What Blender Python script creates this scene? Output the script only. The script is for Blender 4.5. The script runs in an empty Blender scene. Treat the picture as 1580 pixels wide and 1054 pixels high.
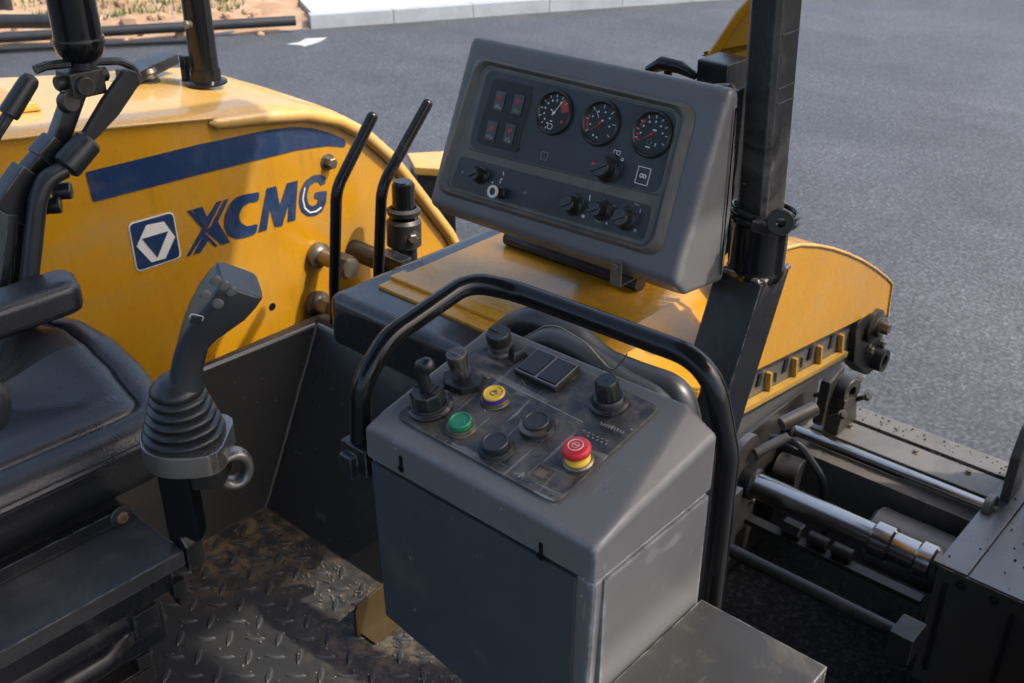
import bpy, bmesh, math, random
from mathutils import Vector, Matrix
random.seed(7)
S = bpy.context.scene
COL = S.collection
V = Vector

# ------------------------------------------------------------------ camera
F = 1641.0; PITCH = math.radians(28.26); YAW = math.radians(41.7); CAMZ = 1.55
CAM = V((0, 0, CAMZ))
FH = V((-math.sin(YAW), math.cos(YAW), 0)); R_ = V((math.cos(YAW), math.sin(YAW), 0))
FW = FH * math.cos(PITCH) - V((0, 0, 1)) * math.sin(PITCH); UP = R_.cross(FW)
cd = bpy.data.cameras.new('camera'); co = bpy.data.objects.new('camera', cd); COL.objects.link(co)
m = Matrix((R_, UP, -FW)).transposed().to_4x4(); m.translation = CAM
co.matrix_world = m
cd.sensor_width = 36; cd.lens = 36 * F / 1580; cd.clip_start = 0.05; cd.clip_end = 500
cd.dof.use_dof = True; cd.dof.focus_distance = 1.75; cd.dof.aperture_fstop = 9
S.camera = co
S.render.resolution_x = 1024; S.render.resolution_y = 683

# ------------------------------------------------------------------ light
SUN = V((0.70, 0.40, 1.0)).normalized()
W = bpy.data.worlds.new('World'); S.world = W; W.use_nodes = True
nt = W.node_tree; bg = nt.nodes['Background']; sky = nt.nodes.new('ShaderNodeTexSky')
sky.sky_type = 'NISHITA'; sky.sun_disc = False
sky.sun_elevation = math.asin(SUN.z); sky.sun_rotation = math.atan2(SUN.x, SUN.y)
sky.dust_density = 4.5; sky.air_density = 1.0; sky.ozone_density = 0.4
nt.links.new(sky.outputs[0], bg.inputs[0]); bg.inputs[1].default_value = 0.145
sl = bpy.data.lights.new('sun', 'SUN'); so = bpy.data.objects.new('sun', sl); COL.objects.link(so)
sl.energy = 2.3; sl.angle = math.radians(0.8); sl.color = (1, .94, .85)
so.rotation_mode = 'QUATERNION'; so.rotation_quaternion = SUN.to_track_quat('Z', 'Y'); so.location = (5, 5, 9)
S.view_settings.view_transform = 'Standard'; S.view_settings.look = 'None'
S.view_settings.exposure = 1.15; S.view_settings.gamma = 1

# ------------------------------------------------------------------ helpers
def ray(x, y): return (x - 790) * R_ - (y - 527) * UP + F * FW
def at(x, y, ax, v):
    """picture point -> place point on the plane ax = v"""
    d = ray(x, y); i = 'xyz'.index(ax)
    return CAM + d * ((v - CAM[i]) / d[i])
def atp(x, y, p0, n):
    d = ray(x, y); return CAM + d * ((p0 - CAM).dot(n) / d.dot(n))

def frame(o, x, y):
    """matrix with local x, y and z = x cross y at o"""
    x = x.normalized(); z = x.cross(y).normalized(); y = z.cross(x)
    M = Matrix((x, y, z)).transposed().to_4x4(); M.translation = o
    return M
def zframe(o, z):
    z = z.normalized(); a = V((1, 0, 0)) if abs(z.x) < .9 else V((0, 1, 0))
    x = a - z * a.dot(z); return frame(o, x, z.cross(x))

def nb(): return bmesh.new()
def add(bm, other, M=None):
    if M is not None: other.transform(M)
    me = bpy.data.meshes.new('tmp'); other.to_mesh(me); other.free(); bm.from_mesh(me); bpy.data.meshes.remove(me)
def bev(bm, w, seg=2, ang=25):
    if w <= 0: return
    ed = [e for e in bm.edges if len(e.link_faces) == 2 and e.calc_face_angle(0) > math.radians(ang)]
    if ed: bmesh.ops.bevel(bm, geom=ed, offset=w, segments=seg, affect='EDGES', profile=.6, clamp_overlap=True)
def box(bm, a, b, w=0.003, M=None, seg=2):
    t = nb()
    bmesh.ops.create_cube(t, size=1)
    a = V(a); b = V(b)
    for v in t.verts: v.co = V(((a.x + b.x) / 2 + v.co.x * (b.x - a.x), (a.y + b.y) / 2 + v.co.y * (b.y - a.y), (a.z + b.z) / 2 + v.co.z * (b.z - a.z)))
    bmesh.ops.recalc_face_normals(t, faces=t.faces)
    bev(t, w, seg); add(bm, t, M)
def hull(bm, pts, w=0.004, M=None, seg=2):
    t = nb()
    for p in pts: t.verts.new(p)
    r = bmesh.ops.convex_hull(t, input=t.verts)
    bmesh.ops.delete(t, geom=list({g for g in r['geom_interior'] + r['geom_unused'] if isinstance(g, bmesh.types.BMVert)}), context='VERTS')
    bmesh.ops.dissolve_limit(t, angle_limit=.03, verts=t.verts, edges=t.edges)
    bmesh.ops.recalc_face_normals(t, faces=t.faces)
    bev(t, w, seg); add(bm, t, M)
def plate(bm, pts, off, w=0.0, M=None, seg=2):
    """polygon (3D points) pushed along off"""
    t = nb(); off = V(off)
    a = [t.verts.new(V(p)) for p in pts]; b = [t.verts.new(V(p) + off) for p in pts]
    t.faces.new(a); t.faces.new(b[::-1]); n = len(pts)
    for i in range(n): t.faces.new((a[i], b[i], b[(i + 1) % n], a[(i + 1) % n]))
    bmesh.ops.recalc_face_normals(t, faces=t.faces)
    bev(t, w, seg); add(bm, t, M)
def fillet(pts, rad, n=6):
    if rad <= 0: return [V(p) for p in pts]
    out = [V(pts[0])]
    for i in range(1, len(pts) - 1):
        p, a, b = V(pts[i]), V(pts[i - 1]), V(pts[i + 1])
        da, db = (a - p), (b - p); ang = da.angle(db)
        d = min(rad / math.tan(ang / 2), da.length * .48, db.length * .48)
        s = p + da.normalized() * d; e = p + db.normalized() * d
        for k in range(n + 1):
            u = k / n; out.append(s * (1 - u) ** 2 + p * 2 * u * (1 - u) + e * u * u)
    out.append(V(pts[-1])); return out
def sweep(bm, pts, r, seg=12, rad=0, M=None, cap=True, n=6, sx=1.0):
    P = fillet(pts, rad, n); t = nb(); rings = []
    N = len(P); rr = r if isinstance(r, (list, tuple)) else [r] * N
    T = [(P[min(i + 1, N - 1)] - P[max(i - 1, 0)]).normalized() for i in range(N)]
    up = V((0, 0, 1)) if abs(T[0].z) < .9 else V((1, 0, 0))
    u = (up - T[0] * up.dot(T[0])).normalized()
    for i in range(N):
        u = (u - T[i] * u.dot(T[i])).normalized(); w = T[i].cross(u)
        rings.append([t.verts.new(P[i] + (u * math.cos(q) + w * math.sin(q) * sx) * rr[i]) for q in [2 * math.pi * k / seg for k in range(seg)]])
    for i in range(N - 1):
        for k in range(seg): t.faces.new((rings[i][k], rings[i][(k + 1) % seg], rings[i + 1][(k + 1) % seg], rings[i + 1][k]))
    if cap: t.faces.new(rings[0][::-1]); t.faces.new(rings[-1])
    bmesh.ops.recalc_face_normals(t, faces=t.faces); add(bm, t, M)
def lathe(bm, prof, M=None, seg=24, sx=1, sy=1):
    """prof (r, h) turned about local z"""
    t = nb(); rings = []
    for r, h in prof:
        if r <= 1e-6: rings.append([t.verts.new((0, 0, h))])
        else: rings.append([t.verts.new((r * math.cos(2 * math.pi * k / seg) * sx, r * math.sin(2 * math.pi * k / seg) * sy, h)) for k in range(seg)])
    for a, b in zip(rings, rings[1:]):
        for k in range(seg):
            k2 = (k + 1) % seg
            if len(a) == 1 and len(b) == 1: continue
            if len(a) == 1: t.faces.new((a[0], b[k], b[k2]))
            elif len(b) == 1: t.faces.new((a[k], a[k2], b[0]))
            else: t.faces.new((a[k], a[k2], b[k2], b[k]))
    a, b = rings[-1], rings[0]
    if len(a) > 1 and len(b) > 1:          # hollow ring: close the section
        for k in range(seg):
            k2 = (k + 1) % seg
            try: t.faces.new((a[k], a[k2], b[k2], b[k]))
            except ValueError: pass
    else:
        for g in (a, b):
            if len(g) > 1: t.faces.new(g)
    bmesh.ops.remove_doubles(t, verts=t.verts, dist=1e-7)
    bmesh.ops.recalc_face_normals(t, faces=t.faces); add(bm, t, M)
def cyl(bm, p, q, r, seg=20, w=0.002):
    p, q = V(p), V(q); h = (q - p).length; w = min(w, r * .4, h * .3)
    lathe(bm, [(0, 0), (r - w, 0), (r, w), (r, h - w), (r - w, h), (0, h)], zframe(p, q - p), seg)
def torus(bm, R, r, M, seg=24, ms=8):
    t = nb(); g = []
    for i in range(seg):
        a = 2 * math.pi * i / seg
        g.append([t.verts.new(((R + r * math.cos(b)) * math.cos(a), (R + r * math.cos(b)) * math.sin(a), r * math.sin(b))) for b in [2 * math.pi * k / ms for k in range(ms)]])
    for i in range(seg):
        for k in range(ms): t.faces.new((g[i][k], g[(i + 1) % seg][k], g[(i + 1) % seg][(k + 1) % ms], g[i][(k + 1) % ms]))
    bmesh.ops.recalc_face_normals(t, faces=t.faces); add(bm, t, M)
def hexbolt(bm, M, r=.012, h=.009, washer=True):
    if washer: lathe(bm, [(0, 0), (r * 1.5, 0), (r * 1.5, .002), (r * 1.4, .003), (0, .003)], M, 16)
    lathe(bm, [(0, .003), (r, .003), (r, h), (r * .85, h + .002), (0, h + .002)], M, 6)

def mk(name, bm, mat, parent=None, ang=35, **kw):
    me = bpy.data.meshes.new(name); bm.to_mesh(me); bm.free()
    for p in me.polygons: p.use_smooth = True
    me.set_sharp_from_angle(angle=math.radians(ang))
    me.materials.append(mat)
    o = bpy.data.objects.new(name, me); COL.objects.link(o)
    if ang <= 60 and len(me.polygons) < 4000:
        wn = o.modifiers.new('weighted_normals', 'WEIGHTED_NORMAL'); wn.keep_sharp = True; wn.weight = 80
    if parent is not None: adopt(o, parent)
    for k, v in kw.items(): o[k] = v
    return o
def wloc(o):
    l = V(o.location)
    while o.parent: l = l + V(o.matrix_parent_inverse.translation) + V(o.parent.location); o = o.parent
    return l
def adopt(o, parent):
    o.parent = parent; o.matrix_parent_inverse = Matrix.Translation(-wloc(parent))
def thing(name, label, cat, loc=(0, 0, 0), group=None):
    o = bpy.data.objects.new(name, None); COL.objects.link(o); o.location = loc; o.empty_display_size = .05
    o['label'] = label; o['category'] = cat
    if group: o['group'] = group
    return o
def tag(o, label, cat, group=None):
    o['label'] = label; o['category'] = cat
    if group: o['group'] = group
    return o
def inst(src, name, M, parent=None, mat=None):
    """another object sharing src's mesh, placed by M"""
    o = src.copy(); o.name = name; COL.objects.link(o)
    o.parent = None; o.matrix_parent_inverse = Matrix(); o.matrix_world = M
    o.location = M.to_translation(); o.rotation_euler = M.to_euler(); o.scale = M.to_scale()
    if parent is not None:
        o.parent = parent; o.matrix_parent_inverse = Matrix.Translation(-wloc(parent))
    return o

# ------------------------------------------------------------------ materials
def mat(name, base, rough=.5, metal=0, dust=None, dust_amt=0, dust_scale=6, scr=0, bump=0, bscale=60, coat=0, var=.15, rvar=.12, spec=.5, speck=0, speck_col=(.5, .45, .38), grain=0, scr_t=.70, edge=0, edge_col=(.30, .29, .28), edge_r=.004):
    m = bpy.data.materials.new(name); m.use_nodes = True; n = m.node_tree.nodes; l = m.node_tree.links
    b = n['Principled BSDF']; tc = n.new('ShaderNodeTexCoord'); obj = tc.outputs['Object']
    def noise(s, det=5, rg=.6, vec=None, dis=0):
        t = n.new('ShaderNodeTexNoise'); t.inputs['Scale'].default_value = s; t.inputs['Detail'].default_value = det
        t.inputs['Roughness'].default_value = rg; t.inputs['Distortion'].default_value = dis
        l.new(vec or obj, t.inputs['Vector']); return t.outputs['Fac']
    def ramp(f, a, b_, va=0, vb=1):
        r = n.new('ShaderNodeMapRange'); r.inputs['From Min'].default_value = a; r.inputs['From Max'].default_value = b_
        r.inputs['To Min'].default_value = va; r.inputs['To Max'].default_value = vb; l.new(f, r.inputs['Value']); return r.outputs[0]
    def mix(fac, a, c):
        x = n.new('ShaderNodeMix'); x.data_type = 'RGBA'
        if isinstance(fac, (int, float)): x.inputs[0].default_value = fac
        else: l.new(fac, x.inputs[0])
        for s, i in ((a, 6), (c, 7)):
            if isinstance(s, tuple): x.inputs[i].default_value = s + (1,)
            else: l.new(s, x.inputs[i])
        return x.outputs[2]
    def mul(a, k):
        x = n.new('ShaderNodeMath'); x.operation = 'MULTIPLY'; l.new(a, x.inputs[0])
        if isinstance(k, (int, float)): x.inputs[1].default_value = k
        else: l.new(k, x.inputs[1])
        return x.outputs[0]
    lo = tuple(c * (1 - var) for c in base); hi = tuple(min(1, c * (1 + var)) for c in base)
    big = noise(3.1, 6, .65)
    colr = mix(ramp(big, .3, .7), lo, hi)
    if grain:
        colr = mix(ramp(noise(420, 2, .5), .45, .75, 0, grain), colr, tuple(min(1, c * 2.6 + .02) for c in base))
    rr = ramp(noise(9, 6, .7), .3, .7, max(.03, rough - rvar), min(1, rough + rvar))
    if dust:
        d = ramp(noise(dust_scale, 9, .72, dis=.6), .62 - .25 * dust_amt, .82 - .1 * dust_amt, 0, .35 + .5 * dust_amt)
        colr = mix(d, colr, dust)
        x = n.new('ShaderNodeMath'); x.operation = 'MAXIMUM'; l.new(rr, x.inputs[0]); l.new(mul(d, .9), x.inputs[1]); rr = x.outputs[0]
    if scr:
        mp = n.new('ShaderNodeMapping'); mp.inputs['Scale'].default_value = (90, 6, 14); mp.inputs['Rotation'].default_value = (.4, .7, .5); l.new(obj, mp.inputs['Vector'])
        s1 = ramp(noise(1.0, 3, .5, mp.outputs[0]), scr_t, scr_t + .03, 0, scr)
        mp2 = n.new('ShaderNodeMapping'); mp2.inputs['Scale'].default_value = (7, 80, 22); mp2.inputs['Rotation'].default_value = (1.1, .2, 1.4); l.new(obj, mp2.inputs['Vector'])
        s2 = ramp(noise(1.0, 3, .5, mp2.outputs[0]), scr_t, scr_t + .03, 0, scr)
        for s in (s1, s2): colr = mix(mul(s, ramp(big, .45, .6)), colr, tuple(min(1, .5 * c + .22) for c in base))
    if speck:
        vo = n.new('ShaderNodeTexVoronoi'); vo.inputs['Scale'].default_value = 70; l.new(obj, vo.inputs['Vector'])
        sp = ramp(vo.outputs['Distance'], .10, .06, 0, 1)
        sp = mul(sp, ramp(noise(23, 3, .6), .62 - .2 * speck, .66 - .2 * speck))
        colr = mix(sp, colr, speck_col)
    if edge:  # pale edges: wear together with sky rim highlights painted into the colour
        bv = n.new('ShaderNodeBevel'); bv.samples = 4; bv.inputs['Radius'].default_value = edge_r
        ge = n.new('ShaderNodeNewGeometry'); dt = n.new('ShaderNodeVectorMath'); dt.operation = 'DOT_PRODUCT'
        l.new(bv.outputs[0], dt.inputs[0]); l.new(ge.outputs['Normal'], dt.inputs[1])
        em = ramp(dt.outputs['Value'], .994, .93, 0, 1)
        colr = mix(mul(mul(em, ramp(noise(34, 6, .7), .40, .62)), edge), colr, edge_col)
    l.new(colr, b.inputs['Base Color']); l.new(rr, b.inputs['Roughness'])
    b.inputs['Metallic'].default_value = metal; b.inputs['Specular IOR Level'].default_value = spec
    if coat: b.inputs['Coat Weight'].default_value = coat; b.inputs['Coat Roughness'].default_value = .08
    if bump:
        bp = n.new('ShaderNodeBump'); bp.inputs['Strength'].default_value = bump; bp.inputs['Distance'].default_value = .002
        l.new(noise(bscale, 4, .6), bp.inputs['Height']); l.new(bp.outputs[0], b.inputs['Normal'])
    return m

DUST = (.30, .25, .19)
M_yeltop = mat('dusty_highlight_yellow', (.52, .29, .06), .30, dust=(.48, .38, .23), dust_amt=.5, dust_scale=2.4, coat=.4, var=.08, speck=.2, speck_col=(.25, .18, .09))  # pale tone: dust plus sun and sky highlights put into the colour
M_yel = mat('yellow_paint', (.46, .215, .008), .28, dust=(.34, .22, .09), dust_amt=.5, dust_scale=3.0, coat=.25, var=.08, scr=.12, speck=.3, speck_col=(.25, .16, .06), bump=.04, bscale=25)
M_yelcover = mat('dusty_yellow_paint', (.56, .27, .02), .30, dust=(.40, .27, .12), dust_amt=.35, dust_scale=4, scr=.3, coat=.3, var=.1, bump=.05, bscale=18)
def streaks(col, amt):
    def fn(n, l, old):
        tc = n.new('ShaderNodeTexCoord'); mp = n.new('ShaderNodeMapping'); mp.inputs['Scale'].default_value = (26, 26, 1.6); l.new(tc.outputs['Object'], mp.inputs['Vector'])
        a = n.new('ShaderNodeTexNoise'); a.inputs['Scale'].default_value = 1; a.inputs['Detail'].default_value = 6; a.inputs['Roughness'].default_value = .7; l.new(mp.outputs[0], a.inputs['Vector'])
        b = n.new('ShaderNodeTexNoise'); b.inputs['Scale'].default_value = 2.6; b.inputs['Detail'].default_value = 7; b.inputs['Roughness'].default_value = .75; l.new(tc.outputs['Object'], b.inputs['Vector'])
        r1 = n.new('ShaderNodeMapRange'); r1.inputs['From Min'].default_value = .5; r1.inputs['From Max'].default_value = .72; l.new(a.outputs['Fac'], r1.inputs['Value'])
        r2 = n.new('ShaderNodeMapRange'); r2.inputs['From Min'].default_value = .45; r2.inputs['From Max'].default_value = .65; r2.inputs['To Max'].default_value = amt; l.new(b.outputs['Fac'], r2.inputs['Value'])
        mu = n.new('ShaderNodeMath'); mu.operation = 'MULTIPLY'; l.new(r1.outputs[0], mu.inputs[0]); l.new(r2.outputs[0], mu.inputs[1])
        x = n.new('ShaderNodeMix'); x.data_type = 'RGBA'; l.new(mu.outputs[0], x.inputs[0]); l.new(old, x.inputs[6]); x.inputs[7].default_value = col + (1,)
        return x.outputs[2]
    return fn
M_blue = mat('blue_print', (.011, .030, .085), .30, dust=(.085, .09, .11), dust_amt=.6, dust_scale=9, var=.1, coat=.2)
M_white = mat('pale_print', (.62, .60, .56), .4, var=.05)
M_rim = mat('dusty_rim_plastic', (.095, .088, .078), .45, dust=(.20, .17, .13), dust_amt=.6, dust_scale=14)
M_grey = mat('grey_plastic', (.110, .110, .112), .42, dust=(.17, .16, .15), dust_amt=.25, dust_scale=5, scr=.12, bump=.10, bscale=900, var=.06, edge=.6, edge_col=(.27,.265,.26), edge_r=.022)
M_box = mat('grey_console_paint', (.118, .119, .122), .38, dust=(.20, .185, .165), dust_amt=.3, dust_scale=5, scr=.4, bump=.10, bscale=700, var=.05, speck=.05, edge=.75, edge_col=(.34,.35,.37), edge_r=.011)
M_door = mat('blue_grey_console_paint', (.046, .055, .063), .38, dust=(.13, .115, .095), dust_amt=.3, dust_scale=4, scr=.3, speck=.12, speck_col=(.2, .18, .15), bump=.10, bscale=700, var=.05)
M_face = mat('black_panel_face', (.013, .017, .021), .40, dust=(.10, .09, .075), dust_amt=.25, dust_scale=12, scr=.12, bump=.06, bscale=800)
M_plate = mat('dirty_panel_plate', (.020, .021, .024), .36, dust=(.20, .17, .135), dust_amt=.8, dust_scale=26, scr=.9, scr_t=.62, bump=.05, bscale=300, speck=.25, edge=.6)
M_black = mat('black_gloss_paint', (.006, .0065, .0075), .17, dust=(.08, .07, .055), dust_amt=.05, dust_scale=9, scr=.14, bump=.03, bscale=40, rvar=.07, spec=.36)
M_satin = mat('black_satin_paint', (.009, .010, .0125), .32, dust=(.12, .10, .085), dust_amt=.25, dust_scale=7, scr=.2, bump=.06, bscale=300, edge=.55)
M_coverblack = mat('dusty_black_paint', (.024, .0255, .029), .22, dust=(.15, .14, .12), dust_amt=.3, dust_scale=6, scr=.2, coat=.25, bump=.03, bscale=30, edge=.5)
M_rub = mat('black_rubber', (.018, .0195, .022), .36, dust=(.10, .09, .08), dust_amt=.15, dust_scale=14, bump=.10, bscale=500)
M_knob = mat('black_knob_plastic', (.012, .013, .014), .33, dust=(.13, .115, .10), dust_amt=.3, dust_scale=50, bump=.04, bscale=600, edge=.55, edge_col=(.16,.155,.15), edge_r=.002)
M_leather = mat('black_leather', (.015, .016, .019), .33, dust=(.06, .06, .06), dust_amt=.15, dust_scale=7, bump=.5, bscale=190, var=.2, spec=.65)
M_wall = mat('dark_steel_plate', (.048, .0465, .045), .36, metal=.35, dust=(.13, .11, .085), dust_amt=.28, dust_scale=7, scr=.4, bump=.08, bscale=70, speck=.3, edge=.9)
M_steel = mat('worn_steel', (.20, .19, .175), .40, metal=.7, dust=(.16, .13, .10), dust_amt=.45, dust_scale=7, scr=.3, bump=.10, bscale=80)
M_beam = mat('oily_steel_beam', (.15, .14, .125), .42, metal=.45, dust=(.06, .055, .05), dust_amt=.55, dust_scale=6, scr=.25, bump=.10, bscale=60, edge=.7, edge_col=(.4,.39,.37))
M_darkst = mat('greasy_dark_steel', (.022, .021, .020), .45, metal=.3, dust=(.09, .075, .06), dust_amt=.4, dust_scale=11, bump=.15, bscale=90, edge=.6, edge_col=(.2,.19,.17))
M_chrome = mat('polished_steel', (.46, .44, .41), .20, metal=1, dust=(.16, .13, .10), dust_amt=.3, dust_scale=9, scr=.12, rvar=.06, var=.06)
M_rust = mat('rusty_steel', (.16, .10, .06), .6, metal=.3, dust=(.22, .15, .10), dust_amt=.5, dust_scale=30, bump=.2, bscale=120)
M_zinc = mat('dull_zinc', (.19, .17, .135), .38, metal=.8, dust=(.12, .09, .06), dust_amt=.5, dust_scale=40, bump=.1, bscale=150)
M_red = mat('red_plastic', (.52, .022, .03), .35, dust=(.4, .2, .18), dust_amt=.2, dust_scale=40, var=.05)
M_redprint = mat('red_print', (.42, .035, .03), .5, var=.05)
M_green = mat('green_plastic', (.008, .19, .085), .33, dust=(.08, .16, .12), dust_amt=.25, dust_scale=45, var=.08)
M_yelp = mat('yellow_plastic', (.72, .46, .03), .35, dust=(.35, .26, .1), dust_amt=.3, dust_scale=45, var=.08)
M_ink = mat('white_ink', (.66, .66, .63), .5, var=.1)
M_inkdim = mat('dim_ink', (.24, .24, .235), .5, var=.25)
M_glass = mat('dark_gauge_face', (.010, .012, .013), .32, var=.1, rvar=.03, spec=.3)
M_greenprint = mat('green_print', (.05, .18, .08), .5, var=.1)
M_dirt_y = mat('ochre_painted_steel', (.10, .056, .012), .45, dust=(.09, .065, .04), dust_amt=.5, dust_scale=18, scr=.3, bump=.08, bscale=60)
M_canopy = mat('canopy_underside', (.12, .12, .12), .6)

def extra(m, fn):
    """rework the base colour of m: fn(nodes, links, old_socket) -> new socket"""
    t = m.node_tree; b = t.nodes['Principled BSDF']; old = b.inputs['Base Color'].links[0].from_socket
    t.links.new(fn(t.nodes, t.links, old), b.inputs['Base Color']); return m
extra(M_yel, streaks((.16, .09, .02), .55)); extra(M_yelcover, streaks((.20, .14, .08), .5))
def stain(center, rad, col, scale=25, lo=.42, hi=.62):
    def fn(n, l, old):
        tc = n.new('ShaderNodeTexCoord'); ds = n.new('ShaderNodeVectorMath'); ds.operation = 'DISTANCE'
        l.new(tc.outputs['Object'], ds.inputs[0]); ds.inputs[1].default_value = center
        mr = n.new('ShaderNodeMapRange'); mr.inputs['From Min'].default_value = rad; mr.inputs['From Max'].default_value = rad * .25
        l.new(ds.outputs['Value'], mr.inputs['Value'])
        no = n.new('ShaderNodeTexNoise'); no.inputs['Scale'].default_value = scale; no.inputs['Detail'].default_value = 8; no.inputs['Roughness'].default_value = .7; l.new(tc.outputs['Object'], no.inputs['Vector'])
        m2 = n.new('ShaderNodeMapRange'); m2.inputs['From Min'].default_value = lo; m2.inputs['From Max'].default_value = hi; l.new(no.outputs['Fac'], m2.inputs['Value'])
        mu = n.new('ShaderNodeMath'); mu.operation = 'MULTIPLY'; l.new(mr.outputs[0], mu.inputs[0]); l.new(m2.outputs[0], mu.inputs[1])
        x = n.new('ShaderNodeMix'); x.data_type = 'RGBA'; l.new(mu.outputs[0], x.inputs[0]); l.new(old, x.inputs[6]); x.inputs[7].default_value = col + (1,)
        return x.outputs[2]
    return fn
M_deck = mat('dirty_deck_steel', (.027, .0265, .026), .55, metal=.2, dust=(.06, .058, .055), dust_amt=.35, dust_scale=8, scr=.3, bump=.12, bscale=90, speck=.3)
extra(M_deck, stain((-1.76, 1.06, 0), .30, (.22, .15, .08), 22, .44, .62))
extra(M_deck, stain((-1.30, 1.08, 0), .22, (.17, .13, .09), 30, .45, .62))

M_tread = mat('worn_tread_steel', (.034, .034, .035), .55, metal=.2, dust=(.10, .085, .065), dust_amt=.3, dust_scale=14, scr=.4, bump=.1, bscale=120, edge=.8, edge_col=(.20,.19,.175), edge_r=.004)
extra(M_tread, lambda n, l, old: old)
def asphalt(name, c0, c1, c2, rough):
    m = bpy.data.materials.new(name); m.use_nodes = True; n = m.node_tree.nodes; l = m.node_tree.links; b = n['Principled BSDF']
    tc = n.new('ShaderNodeTexCoord')
    def noise(s, d, r):
        t = n.new('ShaderNodeTexNoise'); t.inputs['Scale'].default_value = s; t.inputs['Detail'].default_value = d; t.inputs['Roughness'].default_value = r; l.new(tc.outputs['Object'], t.inputs['Vector']); return t.outputs['Fac']
    fine = noise(46, 6, .8); big = noise(1.1, 8, .7)
    vo = n.new('ShaderNodeTexVoronoi'); vo.inputs['Scale'].default_value = 75; l.new(tc.outputs['Object'], vo.inputs['Vector'])
    r = n.new('ShaderNodeValToRGB'); e = r.color_ramp.elements; e[0].position = .36; e[0].color = c0 + (1,); e[1].position = .66; e[1].color = c2 + (1,)
    k = r.color_ramp.elements.new(.5); k.color = c1 + (1,)
    ad = n.new('ShaderNodeMath'); ad.operation = 'MULTIPLY_ADD'; l.new(vo.outputs['Color'], ad.inputs[0]); ad.inputs[1].default_value = .22; l.new(fine, ad.inputs[2])
    sb = n.new('ShaderNodeMath'); sb.operation = 'SUBTRACT'; l.new(ad.outputs[0], sb.inputs[0]); sb.inputs[1].default_value = .11
    l.new(sb.outputs[0], r.inputs[0])
    x = n.new('ShaderNodeMix'); x.data_type = 'RGBA'; x.blend_type = 'MULTIPLY'; x.inputs[0].default_value = 1
    mr = n.new('ShaderNodeMapRange'); mr.inputs['From Min'].default_value = .3; mr.inputs['From Max'].default_value = .7; mr.inputs['To Min'].default_value = .72; mr.inputs['To Max'].default_value = 1.22; l.new(big, mr.inputs['Value'])
    mp = n.new('ShaderNodeMapping'); mp.inputs['Rotation'].default_value = (0, 0, math.radians(62.9)); mp.inputs['Scale'].default_value = (.05, .9, 1); l.new(tc.outputs['Object'], mp.inputs['Vector'])
    bd = n.new('ShaderNodeTexNoise'); bd.inputs['Scale'].default_value = 1; bd.inputs['Detail'].default_value = 5; bd.inputs['Roughness'].default_value = .65; l.new(mp.outputs[0], bd.inputs['Vector'])
    mr2 = n.new('ShaderNodeMapRange'); mr2.inputs['From Min'].default_value = .3; mr2.inputs['From Max'].default_value = .7; mr2.inputs['To Min'].default_value = .78; mr2.inputs['To Max'].default_value = 1.22; l.new(bd.outputs['Fac'], mr2.inputs['Value'])
    mm_ = n.new('ShaderNodeMath'); mm_.operation = 'MULTIPLY'; l.new(mr.outputs[0], mm_.inputs[0]); l.new(mr2.outputs[0], mm_.inputs[1])
    l.new(r.outputs[0], x.inputs[6]); l.new(mm_.outputs[0], x.inputs[7]); l.new(x.outputs[2], b.inputs['Base Color'])
    b.inputs['Roughness'].default_value = rough
    bp = n.new('ShaderNodeBump'); bp.inputs['Strength'].default_value = .55; bp.inputs['Distance'].default_value = .006; l.new(sb.outputs[0], bp.inputs['Height']); l.new(bp.outputs[0], b.inputs['Normal'])
    return m
M_road = asphalt('fresh_asphalt', (.017, .0185, .022), (.038, .041, .0475), (.105, .111, .126), .56)
M_road2 = asphalt('rolled_asphalt', (.055, .058, .065), (.090, .095, .105), (.14, .148, .16), .58)
M_dirt = mat('tan_soil', (.29, .18, .105), .95, dust=(.42, .34, .26), dust_amt=.6, dust_scale=2.2, bump=.6, bscale=12, var=.25)
M_kerb = mat('kerb_concrete', (.29, .31, .345), .8, dust=(.34, .31, .27), dust_amt=.3, dust_scale=3, bump=.2, bscale=60)
M_pave = mat('pale_pavement', (.42, .41, .39), .85, dust=(.45, .36, .27), dust_amt=.3, dust_scale=1.5, bump=.2, bscale=40)
M_grass = mat('grass_blades', (.10, .13, .035), .7, var=.3)
M_paint = mat('road_marking_paint', (.40, .40, .39), .6, dust=(.12, .12, .12), dust_amt=.6, dust_scale=8)
M_pipe = mat('black_pipe', (.016, .018, .021), .45)

# ------------------------------------------------------------------ setting
GZ = -1.0
def sheet(name, pts, z, m, kind='structure'):
    bm = nb(); bm.faces.new([bm.verts.new((p[0], p[1], z)) for p in pts])
    bm.normal_update()
    if bm.faces[:][0].normal.z < 0: bmesh.ops.reverse_faces(bm, faces=bm.faces)
    return mk(name, bm, m, kind=kind)
sheet('road', [(-150, -150), (150, -150), (150, 150), (-150, 150)], GZ, M_road)
E1 = at(480, 45, 'z', GZ); E2 = at(1000, 8, 'z', GZ); D = (E2 - E1).normalized(); N = V((-D.y, D.x, 0))
def sn(s, n, z=GZ): p = E1 + D * s + N * n; return V((p.x, p.y, z))
q1 = at(1240, 75, 'z', GZ); q2 = at(1580, 18, 'z', GZ); dq = (q2 - q1).normalized()
M_shade_asphalt = asphalt('shade_dark_asphalt', (.003, .0033, .004), (.006, .0065, .008), (.030, .033, .040), .6)  # asphalt taken near black, with the shade in its colour
M_shade_asphalt.node_tree.nodes['Principled BSDF'].inputs['Specular IOR Level'].default_value = .15
sheet('shade_sheet', [(-3.2, 1.2), (.6, 1.2), (.6, 3.3), (-3.2, 3.3)], GZ + .004, M_shade_asphalt)  # dark sheet standing in for shade on the road by the screed
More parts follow.
